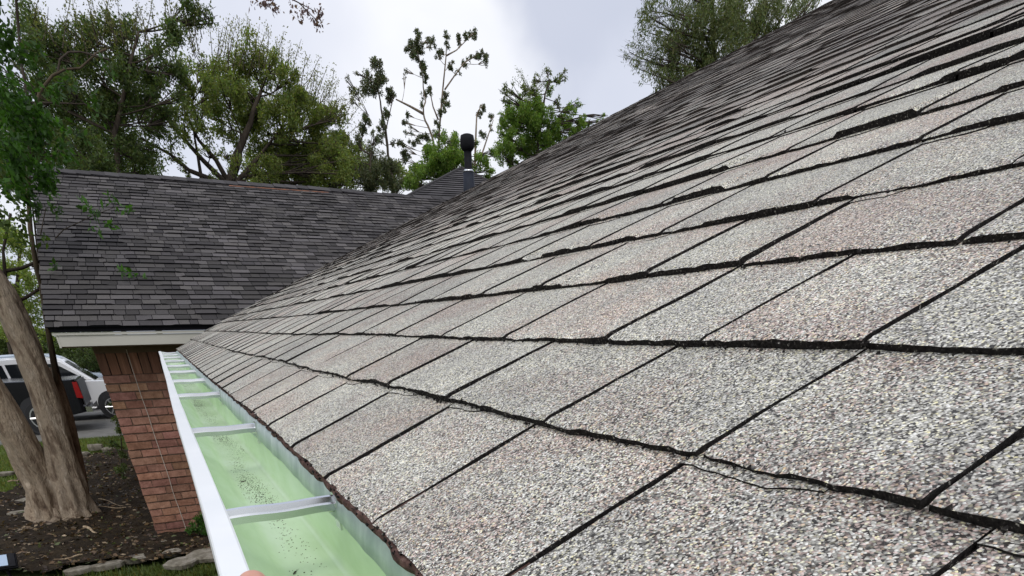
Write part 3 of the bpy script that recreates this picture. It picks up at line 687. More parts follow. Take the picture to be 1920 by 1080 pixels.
# solar path light
Pl = PZ(22, 1085, GZ); pl = empty('path_light', tuple(Pl))
tag(pl, 'small black solar path light with a pale panel in the bottom left corner', 'path light')
mb = MB(); mb.tube([Pl+np.array([0, 0, -.05]), Pl+np.array([0, 0, .16])], .018, 8); mb.build('stake', M['black_pipe'], pl)
mb = MB(); Rm = Matrix.Translation(Vector(Pl)+Vector((0, 0, .2))) @ Matrix.Rotation(math.radians(38), 4, 'X')
mb.box((-.12, -.09, -.03), (.12, .09, .03), M=Rm); mb.box((-.13, -.10, -.012), (.13, .10, .012), M=Rm); mb.build('lamp_head', M['black_pipe'], pl)
mb = MB(); mb.box((-.05, -.075, .031), (.05, .075, .036), M=Rm); mb.build('solar_panel', mat('pale_blue_panel', (.36, .46, .60), .25), pl)
finish(pl)

# ================================================================== TREES
M['leaf_dark'] = leafmat('dark_olive_leaves', (.085, .118, .040), transl=.5)
M['leaf_olive'] = leafmat('olive_leaves', (.165, .20, .058), transl=.5)
M['leaf_grey'] = leafmat('grey_green_leaves', (.105, .12, .062), transl=.35)
M['leaf_bright'] = leafmat('bright_green_leaves', (.155, .235, .05), transl=.5)
M['leaf_green'] = leafmat('fresh_green_leaves', (.048, .115, .018), transl=.45)
M['leaf_bamboo'] = leafmat('long_narrow_leaves', (.125, .15, .058), transl=.35)
def clump_pts(c, r, n, sub=7, squash=(1, 1, 1)):
    """leaf positions: sub-clusters scattered through an ellipsoid, uneven outline"""
    c = np.array(c); sc = rng.normal(size=(sub, 3)); sc = unit(sc)*rng.uniform(.25, 1.0, (sub, 1))**.6
    sc = c+sc*r*np.array(squash)*.78; sr = r*rng.uniform(.22, .46, sub)
    w_ = sr**2; idx = rng.choice(sub, n, p=w_/w_.sum())
    d = unit(rng.normal(size=(n, 3)))*rng.random((n, 1))**.45
    return sc[idx]+d*sr[idx][:, None]*np.array(squash), sc
def tree(label, base, trunk, clumps, leafm, lsize, dens=1., bark='bark_dark', tr=.16, ratio=.45, droop=0, group=None, tintv=(.55, 1.45), warm=.12, name='tree', sub=7, wisps=(), squash=(1, 1, 1), fork=None, twr=.012, extra_trunks=(), cat='tree', tiptint=None):
    base = np.array(base, float); root = empty(name, tuple(base)); tag(root, label, cat, group)
    T = [np.array(t, float) for t in trunk]
    if np.linalg.norm(T[0]-base) > .05: T = [base]+T
    # smooth trunk
    pts = []; 
    for i in range(len(T)-1):
        for t in np.linspace(0, 1, 6, endpoint=False): pts.append(T[i]+(T[i+1]-T[i])*t+np.array([.03*vn(i*3+t*3, 1), .03*vn(i*3+t*3, 2), 0])*(1 if i+t > 0 else 0))
    pts.append(T[-1]); nT = len(pts); rr = [tr*(1-.75*i/(nT-1))*(1.35 if i == 0 else 1) for i in range(nT)]
    lsize *= .58; tr *= .75; dens *= 1.0
    mb = MB(); mb.tube(pts, [q*.8 for q in rr], 10, lump=.05)
    AP_ = np.array(pts); allq = []; allt = []
    ax = [(pts, rr)]
    for (tp, r0, r1) in extra_trunks:
        tp = [np.array(q, float) for q in tp]; pp = []
        for i in range(len(tp)-1):
            for t in np.linspace(0, 1, 5, endpoint=False): pp.append(tp[i]+(tp[i+1]-tp[i])*t)
        pp.append(tp[-1]); mb.tube(pp, list(np.linspace(r0, r1, len(pp))), 7); AP_ = np.concatenate([AP_, np.array(pp)])
    for cl in clumps:
        c, r, dn = np.array(cl[0], float), cl[1], cl[2]; col = cl[3] if len(cl) > 3 else (1, 1, 1)
        n = max(20, int(dens*dn*(r/lsize)**2*36))
        P, sc = clump_pts(c, r, n, sub, squash)
        # branch from nearest lower trunk point
        dd = np.linalg.norm(AP_-c, axis=1)+np.where(AP_[:, 2] > c[2]-r*.2, 3, 0); i0 = int(np.argmin(dd)); a = AP_[i0]
        mid = (a+c)/2+np.array([0, 0, -.06*np.linalg.norm(c-a)])+rng.normal(size=3)*.05*np.linalg.norm(c-a)
        bl = [a*(1-t)**2+2*mid*t*(1-t)+c*t*t for t in np.linspace(0, 1, 6)]
        r0 = min(tr*.22, .008+.012*r+.006*np.linalg.norm(c-a)); mb.tube(bl, list(np.linspace(r0, r0*.35, 6)), 5, cap=False)
        for s_ in sc:
            m2 = (bl[3]+s_)/2+rng.normal(size=3)*.08*r
            mb.tube([bl[3], m2, s_, s_+(s_-m2)*.4], [twr, twr*.8, twr*.5, twr*.25], 4, cap=False)
        V = leaf_quads(P, lsize*rng.uniform(.6, 1.3, n), ratio, droop)
        t = rng.uniform(*tintv, (n, 1))*np.ones((1, 3)); t[:, 0] *= 1+warm*rng.normal(size=n); t = np.clip(t, .1, 2.2)*np.array(col)
        # tone varies at random from leaf to leaf, times the clump colour
        allq.append(V); allt.append(t)
    for (p0, p1, col) in wisps:     # thin upright shoots with sparse young leaves
        p0, p1 = np.array(p0), np.array(p1); m2 = (p0+p1)/2+rng.normal(size=3)*.12*np.linalg.norm(p1-p0)*.5
        bl = [p0*(1-t)**2+2*m2*t*(1-t)+p1*t*t for t in np.linspace(0, 1, 6)]; mb.tube(bl, [twr*.8, twr*.7, twr*.6, twr*.5, twr*.4, twr*.25], 4, cap=False)
        n = max(8, int(26*np.linalg.norm(p1-p0)/(lsize*10)*2)); tt = rng.random(n)**.8; P = np.array([p0*(1-t)**2+2*m2*t*(1-t)+p1*t*t for t in tt])+rng.normal(size=(n, 3))*lsize*.7
        allq.append(leaf_quads(P, lsize*rng.uniform(.5, .95, n), ratio, droop)); allt.append(np.ones((n, 1))*np.array(col)*rng.uniform(.6, 1.3, (n, 1)))
    mb.build('trunk', M[bark], root, smooth=True)
    fast_quads('crown', np.concatenate(allq), M[leafm], np.concatenate(allt), root)
    finish(root); return root
def CL(lst, Y, jit=1.2):
    out = []
    for q in lst:
        px, py, r = q[:3]; dn = q[3] if len(q) > 3 else 1; Yq = Y+random.uniform(-jit, jit); P = PY(px, py, Yq)
        out.append((P, rad(P, r), dn)+((q[4],) if len(q) > 4 else ()))
    return out
def WI(lst, Y, col):
    return [(PY(a, b, Y+random.uniform(-.6, .6)), PY(c, d, Y+random.uniform(-.6, .6)), col) for a, b, c, d in lst]
pink = (2.1, 1.15, 1.9)
Gb = 'trees beyond the dark roof'
# A dark oak on the left
Y = 19.0
ws = [(random.uniform(60, 380), random.uniform(40, 90)) for _ in range(46)]
tree('big dark olive tree behind the left end of the dark roof', PY(215, 345, Y)*np.array([1, 1, 0])+np.array([0, 0, GZ]), [PY(220, 340, Y), PY(215, 250, Y), PY(240, 150, Y), PY(260, 60, Y)],
     CL([(130, 115, 48), (185, 78, 46), (250, 105, 58), (318, 82, 44), (352, 22, 34), (180, 150, 58), (262, 168, 58), (330, 140, 36), (120, 200, 55), (200, 225, 60), (160, 290, 50), (242, 285, 46), (280, 225, 40, .7), (60, 70, 45), (90, 130, 60), (110, 285, 50), (60, 330, 60), (20, 250, 80), (215, 320, 28), (300, 190, 36), (390, 30, 22, .6), (270, 320, 24, .8), (340, 178, 22, .6), (150, 60, 40, .8), (215, 60, 40, .7), (110, 160, 50), (165, 200, 50), (230, 130, 40), (290, 130, 40, .8), (215, 185, 45), (30, 160, 60), (30, 330, 60), (140, 330, 40), (185, 325, 34), (275, 275, 30, .7), (315, 230, 26, .5), (-30, 100, 70), (90, 80, 50)], Y),
     'leaf_dark', .115, .75, tr=.10, wisps=WI([(x, y+30, x+random.uniform(-35, 20), y-random.uniform(30, 75)) for x, y in ws], Y, (1.7, 1.25, 1.4)), group=Gb)
# B olive oak centre left
Y = 20.5
tree('spreading olive green tree with bare forked limbs showing above the middle of the dark roof', PY(428, 350, Y)*np.array([1, 1, 0])+np.array([0, 0, GZ]), [PY(428, 350, Y), PY(440, 300, Y), PY(470, 230, Y), PY(490, 170, Y)],
     CL([(420, 128, 40, .9), (470, 112, 42), (512, 118, 30, .9), (540, 150, 30, .8), (398, 180, 44), (458, 185, 56), (520, 195, 52), (568, 195, 36), (425, 235, 40, .8), (500, 250, 55), (565, 255, 58), (615, 240, 40), (625, 290, 48), (560, 315, 42), (505, 318, 30, .8), (650, 330, 28), (590, 340, 26), (470, 330, 20, .5), (370, 215, 30, .55), (335, 245, 26, .5), (640, 215, 22, .6), (420, 290, 20, .3), (440, 160, 40), (490, 150, 40), (540, 225, 44), (590, 230, 36), (485, 215, 40), (535, 290, 40), (600, 310, 36), (640, 265, 28, .8), (600, 345, 26), (545, 345, 24, .8), (650, 300, 26), (480, 335, 30), (520, 335, 30), (600, 270, 44), (635, 320, 34), (575, 300, 40), (500, 290, 34), (655, 270, 22), (460, 215, 40), (550, 180, 36), (410, 160, 34), (350, 135, 28, .8), (385, 150, 30), (368, 185, 34), (345, 205, 32, .8), (395, 215, 30), (345, 240, 24, .7), (620, 215, 28), (590, 195, 26), (385, 120, 24, .4), (450, 275, 24, .4), (395, 330, 16, .4), (350, 318, 16, .5), (320, 260, 34, .3), (380, 240, 34, .35), (395, 285, 26, .25), (330, 300, 24, .3), (445, 310, 24, .5)], Y),
     'leaf_olive', .11, .72, tr=.17, group=Gb,
     extra_trunks=[([PY(425, 345, Y), PY(380, 300, Y), PY(340, 255, Y), PY(295, 205, Y)], .07, .02), ([PY(430, 345, Y), PY(405, 300, Y), PY(372, 262, Y), PY(345, 205, Y)], .07, .02), ([PY(418, 345, Y), PY(355, 320, Y), PY(320, 290, Y), PY(262, 258, Y)], .06, .02), ([PY(432, 345, Y), PY(450, 300, Y), PY(452, 250, Y)], .07, .03),
                   ([PY(380, 350, Y), PY(372, 300, Y), PY(362, 240, Y)], .05, .02), ([PY(436, 350, Y), PY(480, 300, Y), PY(520, 250, Y)], .06, .02)],
     wisps=WI([(400+i*9.5, 130+max(0, i-12)*8+random.uniform(-10, 20), 405+i*10+random.uniform(-15, 18), 78+max(0, i-10)*9+random.uniform(-50, 12)) for i in range(27) for _ in (0, 1)], Y, (1.15, .95, 1.2)))
Y = 27.0
tree('hazy dark green tree farther back, filling the gap low behind the leftmost dark tree', PY(150, 380, Y)*np.array([1, 1, 0])+np.array([0, 0, GZ]), [PY(150, 340, Y), PY(160, 250, Y)],
     CL([(x, y, 44) for x in range(-20, 300, 48) for y in (215, 265, 318)]+[(120, 330, 40), (200, 335, 36), (265, 335, 30), (60, 60, 40), (60, 140, 50), (300, 330, 24, .5), (320, 205, 30, .5)], Y, 1), 'leaf_dark', .16, .55, tr=.12, group=Gb)
Y = 27.5
tree('low olive tree farther back, closing the gaps under the spreading olive tree', PY(560, 390, Y)*np.array([1, 1, 0])+np.array([0, 0, GZ]), [PY(560, 350, Y), PY(560, 310, Y)],
     CL([(x, 330+random.uniform(-8, 8), 34) for x in range(480, 760, 34)]+[(x, 295, 32, .7) for x in range(520, 700, 40)]+[(440, 338, 22, .6), (400, 340, 14, .4)], Y, 1), 'leaf_olive', .15, .9, tr=.035, twr=.006, group=Gb)
# C grey bush
Y = 21.5
tree('low grey green bushy tree just left of the tall sparse tree', PY(690, 400, Y)*np.array([1, 1, 0])+np.array([0, 0, GZ]), [PY(690, 350, Y), PY(695, 290, Y)],
     CL([(675, 325, 34), (715, 330, 32), (655, 295, 26, .8), (700, 290, 24, .7), (740, 340, 20), (745, 310, 12, .6), (645, 262, 16, .5), (670, 270, 18, .8), (735, 320, 22), (755, 345, 18), (700, 260, 14, .5), (620, 330, 30), (650, 340, 26), (690, 345, 26), (665, 315, 26), (720, 300, 14, .6)], Y, .6), 'leaf_grey', .10, .95, tr=.1, group=Gb)
# D sparse tall
Y = 24.0
tree('tall thin tree with a sparse clumpy dark crown, left of the two above the roof', PY(740, 400, Y)*np.array([1, 1, 0])+np.array([0, 0, GZ]), [PY(738, 355, Y), PY(728, 290, Y), PY(722, 235, Y), PY(712, 190, Y), PY(706, 130, Y)],
     CL([(707, 122, 17), (700, 145, 25), (690, 160, 22), (716, 150, 20), (663, 170, 13, .7), (660, 187, 7), (726, 180, 17), (732, 170, 10), (680, 235, 17), (690, 222, 12), (720, 215, 14), (718, 240, 14), (712, 262, 12, .8), (735, 270, 8, .6), (652, 148, 6, .4), (668, 138, 6, .4)], Y, .3),
     'leaf_grey', .10, .85, tr=.07, twr=.010, sub=6, group=Gb, warm=.2, tintv=(.5, 1.35), extra_trunks=[([PY(672, 320, Y), PY(673, 280, Y), PY(690, 215, Y)], .035, .012), ([PY(728, 290, Y), PY(722, 250, Y), PY(738, 180, Y)], .03, .01)])
Y = 24.5
tree('tall sparse tree with pale curving limbs and small dark tufts, right of the two', PY(822, 400, Y)*np.array([1, 1, 0])+np.array([0, 0, GZ]), [PY(822, 340, Y), PY(813, 265, Y), PY(802, 235, Y), PY(793, 213, Y), PY(798, 180, Y), PY(788, 130, Y), PY(780, 70, Y)],
     CL([(781, 72, 13), (783, 62, 7), (773, 95, 17), (785, 112, 19), (789, 90, 12), (796, 137, 11), (799, 150, 8), (807, 170, 9), (837, 68, 8), (838, 84, 7), (860, 76, 11, .8), (872, 66, 9, .8), (885, 64, 12), (811, 84, 11, .8), (804, 78, 7), (822, 104, 9), (828, 99, 7), (906, 98, 13), (912, 116, 8, .7), (893, 102, 8), (868, 122, 9, .8), (880, 110, 8, .5), (858, 135, 7, .5), (843, 130, 9), (846, 120, 6), (836, 178, 9), (835, 190, 11), (829, 207, 11), (793, 178, 8), (792, 195, 7, .7), (761, 215, 7), (759, 232, 8), (762, 250, 6, .5), (822, 232, 9), (816, 250, 8, .7), (904, 200, 9), (898, 214, 8), (922, 222, 8, .8), (920, 240, 6, .6), (796, 259, 13), (774, 262, 12), (757, 280, 13), (762, 300, 11), (800, 275, 10), (750, 270, 8), (770, 240, 5, .5), (905, 255, 10, .8), (762, 133, 5, .5), (759, 145, 4, .4)], Y, .25),
     'leaf_grey', .095, 1.05, tr=.055, twr=.009, sub=5, group=Gb, warm=.2, tintv=(.5, 1.35), bark='bark',
     extra_trunks=[([PY(793, 213, Y), PY(770, 200, Y), PY(742, 186, Y)], .04, .018), ([PY(822, 280, Y), PY(824, 240, Y), PY(830, 170, Y), PY(836, 110, Y), PY(838, 70, Y)], .04, .012), ([PY(822, 225, Y), PY(812, 200, Y), PY(806, 170, Y)], .03, .012),
                   ([PY(834, 168, Y), PY(850, 145, Y), PY(870, 118, Y), PY(900, 100, Y)], .025, .010), ([PY(836, 105, Y), PY(856, 94, Y), PY(882, 68, Y)], .022, .008), ([PY(890, 330, Y), PY(892, 260, Y), PY(894, 215, Y), PY(904, 195, Y)], .045, .012), ([PY(900, 300, Y), PY(915, 255, Y), PY(925, 225, Y)], .03, .01)])
# F, G bright greens
Y = 20.0
tree('bright green leafy tree directly behind the black vent pipe', PY(850, 420, Y)*np.array([1, 1, 0])+np.array([0, 0, GZ]), [PY(850, 360, Y), PY(850, 300, Y), PY(845, 270, Y)],
     CL([(842, 262, 18), (838, 282, 28), (806, 298, 26), (868, 292, 24), (832, 318, 36), (782, 332, 22), (868, 325, 30), (904, 306, 20), (925, 292, 13, .8), (915, 322, 16), (790, 350, 20), (850, 345, 26), (895, 270, 8, .4), (820, 252, 8, .5), (850, 300, 34), (820, 300, 30), (800, 322, 30), (880, 340, 26), (835, 345, 26), (770, 345, 18)], Y, .5), 'leaf_bright', .10, 1.1, tr=.09, group=Gb)
Y = 21.0
gy = (.75, .62, .9)
tree('bright green tree with wispy top rising where the light roof edge meets the sky', PY(1000, 420, Y)*np.array([1, 1, 0])+np.array([0, 0, GZ]), [PY(1000, 330, Y), PY(1010, 260, Y), PY(1020, 190, Y), PY(1030, 150, Y)],
     CL([(955, 168, 13, .55, gy), (945, 182, 10, .5, gy), (983, 168, 14, .6, gy), (1005, 150, 11, .5, gy), (1000, 170, 12, .7, gy), (1027, 135, 8, .7, gy), (1030, 165, 13, .8), (1045, 150, 12, .5, gy), (1058, 142, 9, .5, gy), (962, 205, 22, .8), (945, 220, 14, .7), (1000, 208, 26), (985, 240, 34), (1018, 250, 30), (962, 268, 24), (1000, 285, 30), (960, 300, 16), (1046, 190, 12, .5, gy), (1060, 230, 20), (1072, 206, 14, .8), (1085, 195, 9, .6), (1090, 228, 12), (1052, 262, 16), (1040, 290, 14), (1105, 235, 8, .8), (1128, 220, 7, .6), (1120, 228, 6, .5), (940, 255, 12, .6), (975, 225, 30), (1010, 225, 30), (1060, 215, 18, .8), (1085, 240, 16), (1055, 275, 24), (985, 190, 22, .7), (1020, 195, 20, .8), (940, 290, 26), (950, 240, 20), (1035, 240, 24), (1000, 262, 32), (968, 290, 24), (1030, 275, 22), (1070, 245, 14)], Y, .5),
     'leaf_bright', .095, 1.05, tr=.08, group=Gb, wisps=WI([(1000, 180, 1010+random.uniform(-60, 60), 135+random.uniform(-10, 25)) for _ in range(10)], Y, gy))
# H right tree above the rake
Y = 15.0
dk = (.75, .7, .75)
tree('drooping narrow leaved tree rising above the high edge of the light roof at top right', PY(1330, 330, Y)*np.array([1, 1, 0])+np.array([0, 0, GZ]), [PY(1330, 250, Y), PY(1340, 150, Y), PY(1335, 60, Y), PY(1340, -40, Y)],
     CL([(1210, 100, 28, .26), (1180, 98, 16, .25), (1220, 45, 30, .25), (1205, 22, 22, .22), (1240, 75, 26, .35), (1235, 150, 24, .6), (1262, 150, 32, .9), (1290, 120, 42, 1), (1290, 60, 44, .75), (1250, 20, 24, .35), (1340, 95, 46, 1), (1345, 35, 46, 1), (1310, 0, 40, .8), (1395, 62, 44, 1), (1400, 15, 42, .9), (1245, 175, 16, .8), (1440, 22, 32, .6, dk), (1300, 155, 30, 1), (1480, 10, 24, .32, dk), (1515, -2, 18, .3, dk), (1455, 40, 20, .5, dk), (1380, -30, 50, .8), (1260, -30, 40, .35), (1280, 100, 40, .8), (1320, 60, 44), (1370, 80, 40), (1370, 30, 44), (1310, 130, 40), (1345, 120, 36), (1425, 40, 30, .8), (1300, 25, 36, .6), (1410, 80, 26), (1215, 60, 40, .3), (1200, 130, 22, .3), (1265, 90, 34, .6), (1270, 40, 34, .55), (1195, 105, 16, .4), (1225, 110, 22, .45), (1215, 20, 24, .4), (1245, 60, 24, .5), (1500, 20, 26, .5), (1530, 0, 20, .5), (1250, 120, 26, .6), (1485, 35, 20, .5), (1430, 60, 26, .8), (1465, 30, 30, .6), (1500, 5, 26, .5), (1450, -10, 40, .8), (1330, 140, 36), (1285, 165, 24)], Y, .5),
     'leaf_bamboo', .13, 1.25, tr=.12, ratio=.24, droop=.9, squash=(.9, 1, 1.35), twr=.0035, sub=9, extra_trunks=[([PY(1420, 120, Y), PY(1450, 60, Y), PY(1500, -20, Y)], .03, .012), ([PY(1440, 110, Y), PY(1480, 50, Y), PY(1550, -30, Y)], .03, .01), ([PY(1400, 120, Y), PY(1425, 50, Y), PY(1440, -30, Y)], .03, .012), ([PY(1460, 90, Y), PY(1505, 30, Y), PY(1530, -10, Y)], .02, .01)])
# ---- crepe myrtle with its grouped stems
CM = PZ(122, 975, GZ); Yc = CM[1]
cm = empty('tree', tuple(CM)); tag(cm, 'multi stemmed tree with smooth tan trunks fluted at the base, standing at the far left', 'tree')
def px_tube(mb, lst, Y0, n=18, tint=(1, 1, 1), lump=.06, sub=5, dY=0):
    """lst of (px,py,halfwidth px, dY)"""
    pts, rr = [], []
    for i in range(len(lst)-1):
        a, b = lst[i], lst[i+1]
        for t in np.linspace(0, 1, sub, endpoint=False):
            x, y, h, d = [a[k]+(b[k]-a[k])*t for k in range(4)]
            P = PY(x, y, Y0+d); pts.append(P); rr.append(rad(P, h)*.8)
    x, y, h, d = lst[-1]; P = PY(x, y, Y0+d); pts.append(P); rr.append(rad(P, h))
    zb = min(q[2] for q in pts); fl = [.34*max(0, 1-(q[2]-zb)/1.5)**1.5+.05 for q in pts] if n > 20 else None
    if fl: rr = [r*(1+.30*max(0, 1-(q[2]-zb)/.55)**2) for r, q in zip(rr, pts)]
    mb.tube(pts, rr, n, tint=tint, lump=lump, flute=fl)
mb = MB()
px_tube(mb, [(150, 990, 42, 0), (140, 950, 34, 0), (128, 900, 31, 0), (112, 840, 29, 0), (92, 770, 29, 0), (72, 710, 28, 0), (50, 650, 29, 0), (28, 600, 30, 0), (2, 550, 29, 0), (-30, 500, 28, 0), (-70, 430, 24, 0), (-110, 300, 18, 0)], Yc, tint=(1, 1, 1), n=64, lump=.05, sub=9)
px_tube(mb, [(95, 992, 38, .1), (92, 950, 34, .1), (78, 900, 34, .1), (50, 850, 35, .05), (20, 795, 33, .0), (-5, 750, 31, 0), (-50, 670, 28, 0), (-100, 560, 24, 0), (-150, 350, 16, 0)], Yc, tint=(1.0, .98, .95), n=64, lump=.05, sub=9)
px_tube(mb, [(150, 960, 22, .25), (142, 900, 20, .3), (132, 840, 18, .35), (120, 780, 18, .4), (106, 720, 14, .4), (98, 690, 8, .4)], Yc, tint=(.62, .52, .46), lump=.1)
for i, (a, ln, wd) in enumerate([(-2.6, .5, .09), (-1.9, .42, .10), (-1.35, .4, .10), (-.9, .42, .08), (-.45, .55, .08), (.1, .6, .07), (.9, .4, .08), (2.9, .55, .08)]):   # root flare
    c0 = CM+np.array([.18*math.cos(a)+.02, .18*math.sin(a), 0.10]); c1 = CM+np.array([math.cos(a)*.36, math.sin(a)*.36, .03]); c2 = CM+np.array([math.cos(a)*(.36+ln*.6), math.sin(a)*(.36+ln*.6), -.03])
    t = random.uniform(.8, 1.15); mb.tube([c0+np.array([0, 0, .12]), c0, (c0+c1)/2+np.array([0, 0, -.03]), c1, c2], [wd*.2, wd*.5, wd*.7, wd*.6, wd*.25], 9, tint=(t, t, t), lump=.08)
mb.build('trunk', M['bark'], cm, smooth=True)
mb = MB()
def thin(lst, n=6, t=(1, 1, 1)): px_tube(mb, lst, Yc, n=n, tint=t, lump=.03, sub=4)
thin([(106, 720, 6, .3), (96, 660, 5, .3), (86, 600, 5, .2), (78, 540, 5, .1), (66, 490, 5, 0), (57, 430, 5, 0), (53, 360, 4.2, 0), (54, 290, 3.8, 0), (60, 220, 3.4, 0), (75, 172, 3.2, 0), (98, 142, 2.6, 0), (122, 130, 2.2, 0), (150, 128, 1.9, 0), (168, 112, 1.8, 0), (180, 100, 1.5, 0), (200, 92, 2, 0)], t=(1.3, 1.25, 1.05))
thin([(108, 140, 2.2, 0), (112, 112, 2, 0), (128, 98, 1.9, 0), (150, 97, 1.7, 0), (176, 104, 2, 0), (205, 112, 1.5, 0)])
thin([(118, 740, 5, .4), (104, 680, 4, .4), (92, 620, 3.5, .4), (80, 560, 3.5, .4), (72, 480, 3, .4), (66, 430, 2, .4), (60, 380, 1.6, .2)], t=(.6, .6, .6))
thin([(88, 720, 5, .2), (70, 660, 4.5, .2), (48, 600, 5, .2), (28, 568, 5, .2), (10, 520, 4, .2), (6, 470, 3, .2), (20, 400, 2, .2)], t=(.6, .6, .6))
thin([(28, 568, 4, .2), (52, 556, 3.5, .2), (76, 540, 3, .2)], t=(.6, .6, .6)); thin([(10, 508, 4, .2), (40, 503, 3.5, .2), (72, 490, 3, .1)], t=(.6, .6, .6))
thin([(72, 480, 2, .3), (120, 430, 1.1, .1), (180, 402, .8, -.2), (225, 385, .5, -.3)]); thin([(60, 500, 2, .3), (150, 480, .9, 0), (230, 505, .7, -.4), (268, 530, .5, -.5)])
thin([(74, 500, 2, .3), (76, 440, 1.2, .2), (86, 390, .8, .1)]); thin([(55, 192, 2.5, 0), (100, 193, 1.6, 0), (160, 195, 1, 0)])
thin([(60, 220, 3, 0), (40, 120, 3, 0), (30, 0, 3, 0), (120, -90, 2.5, -.8), (300, -110, 2, -1.5), (470, -40, 1.6, -2), (560, 5, 1.2, -2.2), (598, 42, .7, -2.3)])
thin([(520, -18, 1.2, -2.1), (512, 2, .8, -2.1), (500, 14, .5, -2.1)]); thin([(560, 5, 1, -2.2), (585, 18, .7, -2.2), (604, 30, .5, -2.2)])
mb.build('side_stems', M['bark_dark'], cm, smooth=True)
yel = (1.5, 1.0, 1.2); dkk = (.75, .7, .8)
cls = CL([(15, 170, 55), (60, 215, 38), (30, 250, 55), (80, 270, 36), (45, 320, 50), (95, 320, 26, .7), (10, 330, 50), (10, 90, 40, .8, dkk), (60, 110, 26, .5, dkk), (100, 180, 26, .45), (110, 235, 20, .5), (125, 290, 18, .45), (20, 400, 40, .7, yel), (60, 385, 28, .6, dkk), (40, 450, 30, .5, yel), (100, 395, 20, .4, dkk), (-20, 230, 60), (-20, 60, 60, .8, dkk), (95, 350, 20, .5), (88, 450, 14, .4, yel), (100, 500, 10, .3, dkk)], Yc-.6, .5)
cls += CL([(185, 400, 20, .28), (215, 385, 16, .25), (160, 380, 14, .25), (205, 418, 12, .25), (240, 395, 10, .2), (250, 515, 9, .28), (270, 528, 8, .3), (225, 505, 8, .2), (258, 540, 6, .25), (175, 430, 12, .15)], Yc-1.1, .15)
cls += CL([(130, 160, 26, .3, dkk), (200, 130, 24, .25, dkk), (170, 200, 26, .3, dkk), (150, 250, 18, .25, dkk)], Yc-.3, .2)
A1, A2 = [], []
for c, r, dn, *col in cls:
    n = int(dn*(r/.065)**2*14)+8; P, sc = clump_pts(c, r, n, 8); A1.append(leaf_quads(P, .08*rng.uniform(.5, 1.25, n), .5, .1))
    t = rng.uniform(.4, 1.5, (n, 1))*np.array(col[0] if col else (1, 1, 1)); A2.append(t)
for px, py, r, n in [(500, 6, 14, 34), (515, 14, 10, 26), (548, 8, 10, 22), (575, 22, 14, 40), (595, 38, 12, 46), (600, 20, 8, 18), (560, 30, 8, 14), (480, -2, 16, 30)]:
    c = PY(px, py, Yc-2.2); rr_ = rad(c, r); P = c+rng.normal(size=(n, 3))*rr_*.5; A1.append(leaf_quads(P, .05*rng.uniform(.5, 1.2, n), .5, .3)); A2.append(np.array([[3.6, .95, 7.0]])*rng.uniform(.6, 1.2, (n, 1)))
fast_quads('crown', np.concatenate(A1), M['leaf_green'], np.concatenate(A2), cm); finish(cm)
# far left foliage and hedges
Y = 33
tree('pale green sunlit tree far behind the stems of the left trunk', PY(20, 700, Y)*np.array([1, 1, 0])+np.array([0, 0, GZ]), [PY(20, 640, Y), PY(30, 560, Y), PY(40, 450, Y)],
     CL([(20, 560, 30), (60, 550, 34), (30, 510, 34), (60, 590, 30), (85, 620, 22), (20, 610, 34), (90, 560, 18), (50, 640, 26), (-20, 570, 50), (80, 500, 30), (20, 450, 50), (-30, 480, 60), (100, 600, 16)], Y, 1), 'leaf_olive', .16, .9, tr=.2, tintv=(.8, 2.2))  # raised leaf tints put the sunlit look into the colour
Y = 31
tree('dark rounded evergreen bush between the white car and the brick corner', PY(175, 740, Y)*np.array([1, 1, 0])+np.array([0, 0, GZ]), [PY(175, 700, Y), PY(175, 670, Y)],
     CL([(170, 665, 26), (190, 690, 26), (150, 655, 20), (205, 660, 26), (185, 640, 22), (160, 690, 18), (215, 700, 20), (240, 680, 30)], Y, .4), 'leaf_dark', .12, 1., tr=.1, tintv=(.4, 1.2), name='shrub', cat='shrub')
for i, (px, lab) in enumerate([(-40, 'dark green clipped hedge beyond the road, behind the tree trunk'), (110, 'dark green hedge beyond the road, under the left end of the fascia')]):
    Y = 52; a = PY(px, 640, Y); mb = MB(); A1 = []
    n = 9000; P = np.stack([a[0]+rng.uniform(-3.2, 3.2, n), Y+rng.uniform(-1, 1, n), rng.uniform(GZ, GZ+2.6, n)+.15*np.sin(rng.uniform(0, 6, n))], 1)
    h = empty('hedge', (a[0], Y, GZ)); fast_quads('foliage', leaf_quads(P, .2*rng.uniform(.6, 1.2, n), .55), M['leaf_dark'], rng.uniform(.5, 1.3, (n, 1))*np.ones((1, 3)), h)
    mb.tube([(a[0]-2, Y, GZ-.03), (a[0]-2, Y, GZ+1.6)], .05, 6); mb.build('stem', M['bark_dark'], h); mb = MB(); mb.tube([(a[0]+1.5, Y, GZ-.03), (a[0]+1.5, Y, GZ+1.6)], .05, 6); mb.build('stem', M['bark_dark'], h); finish(h); tag(h, lab, 'hedge')
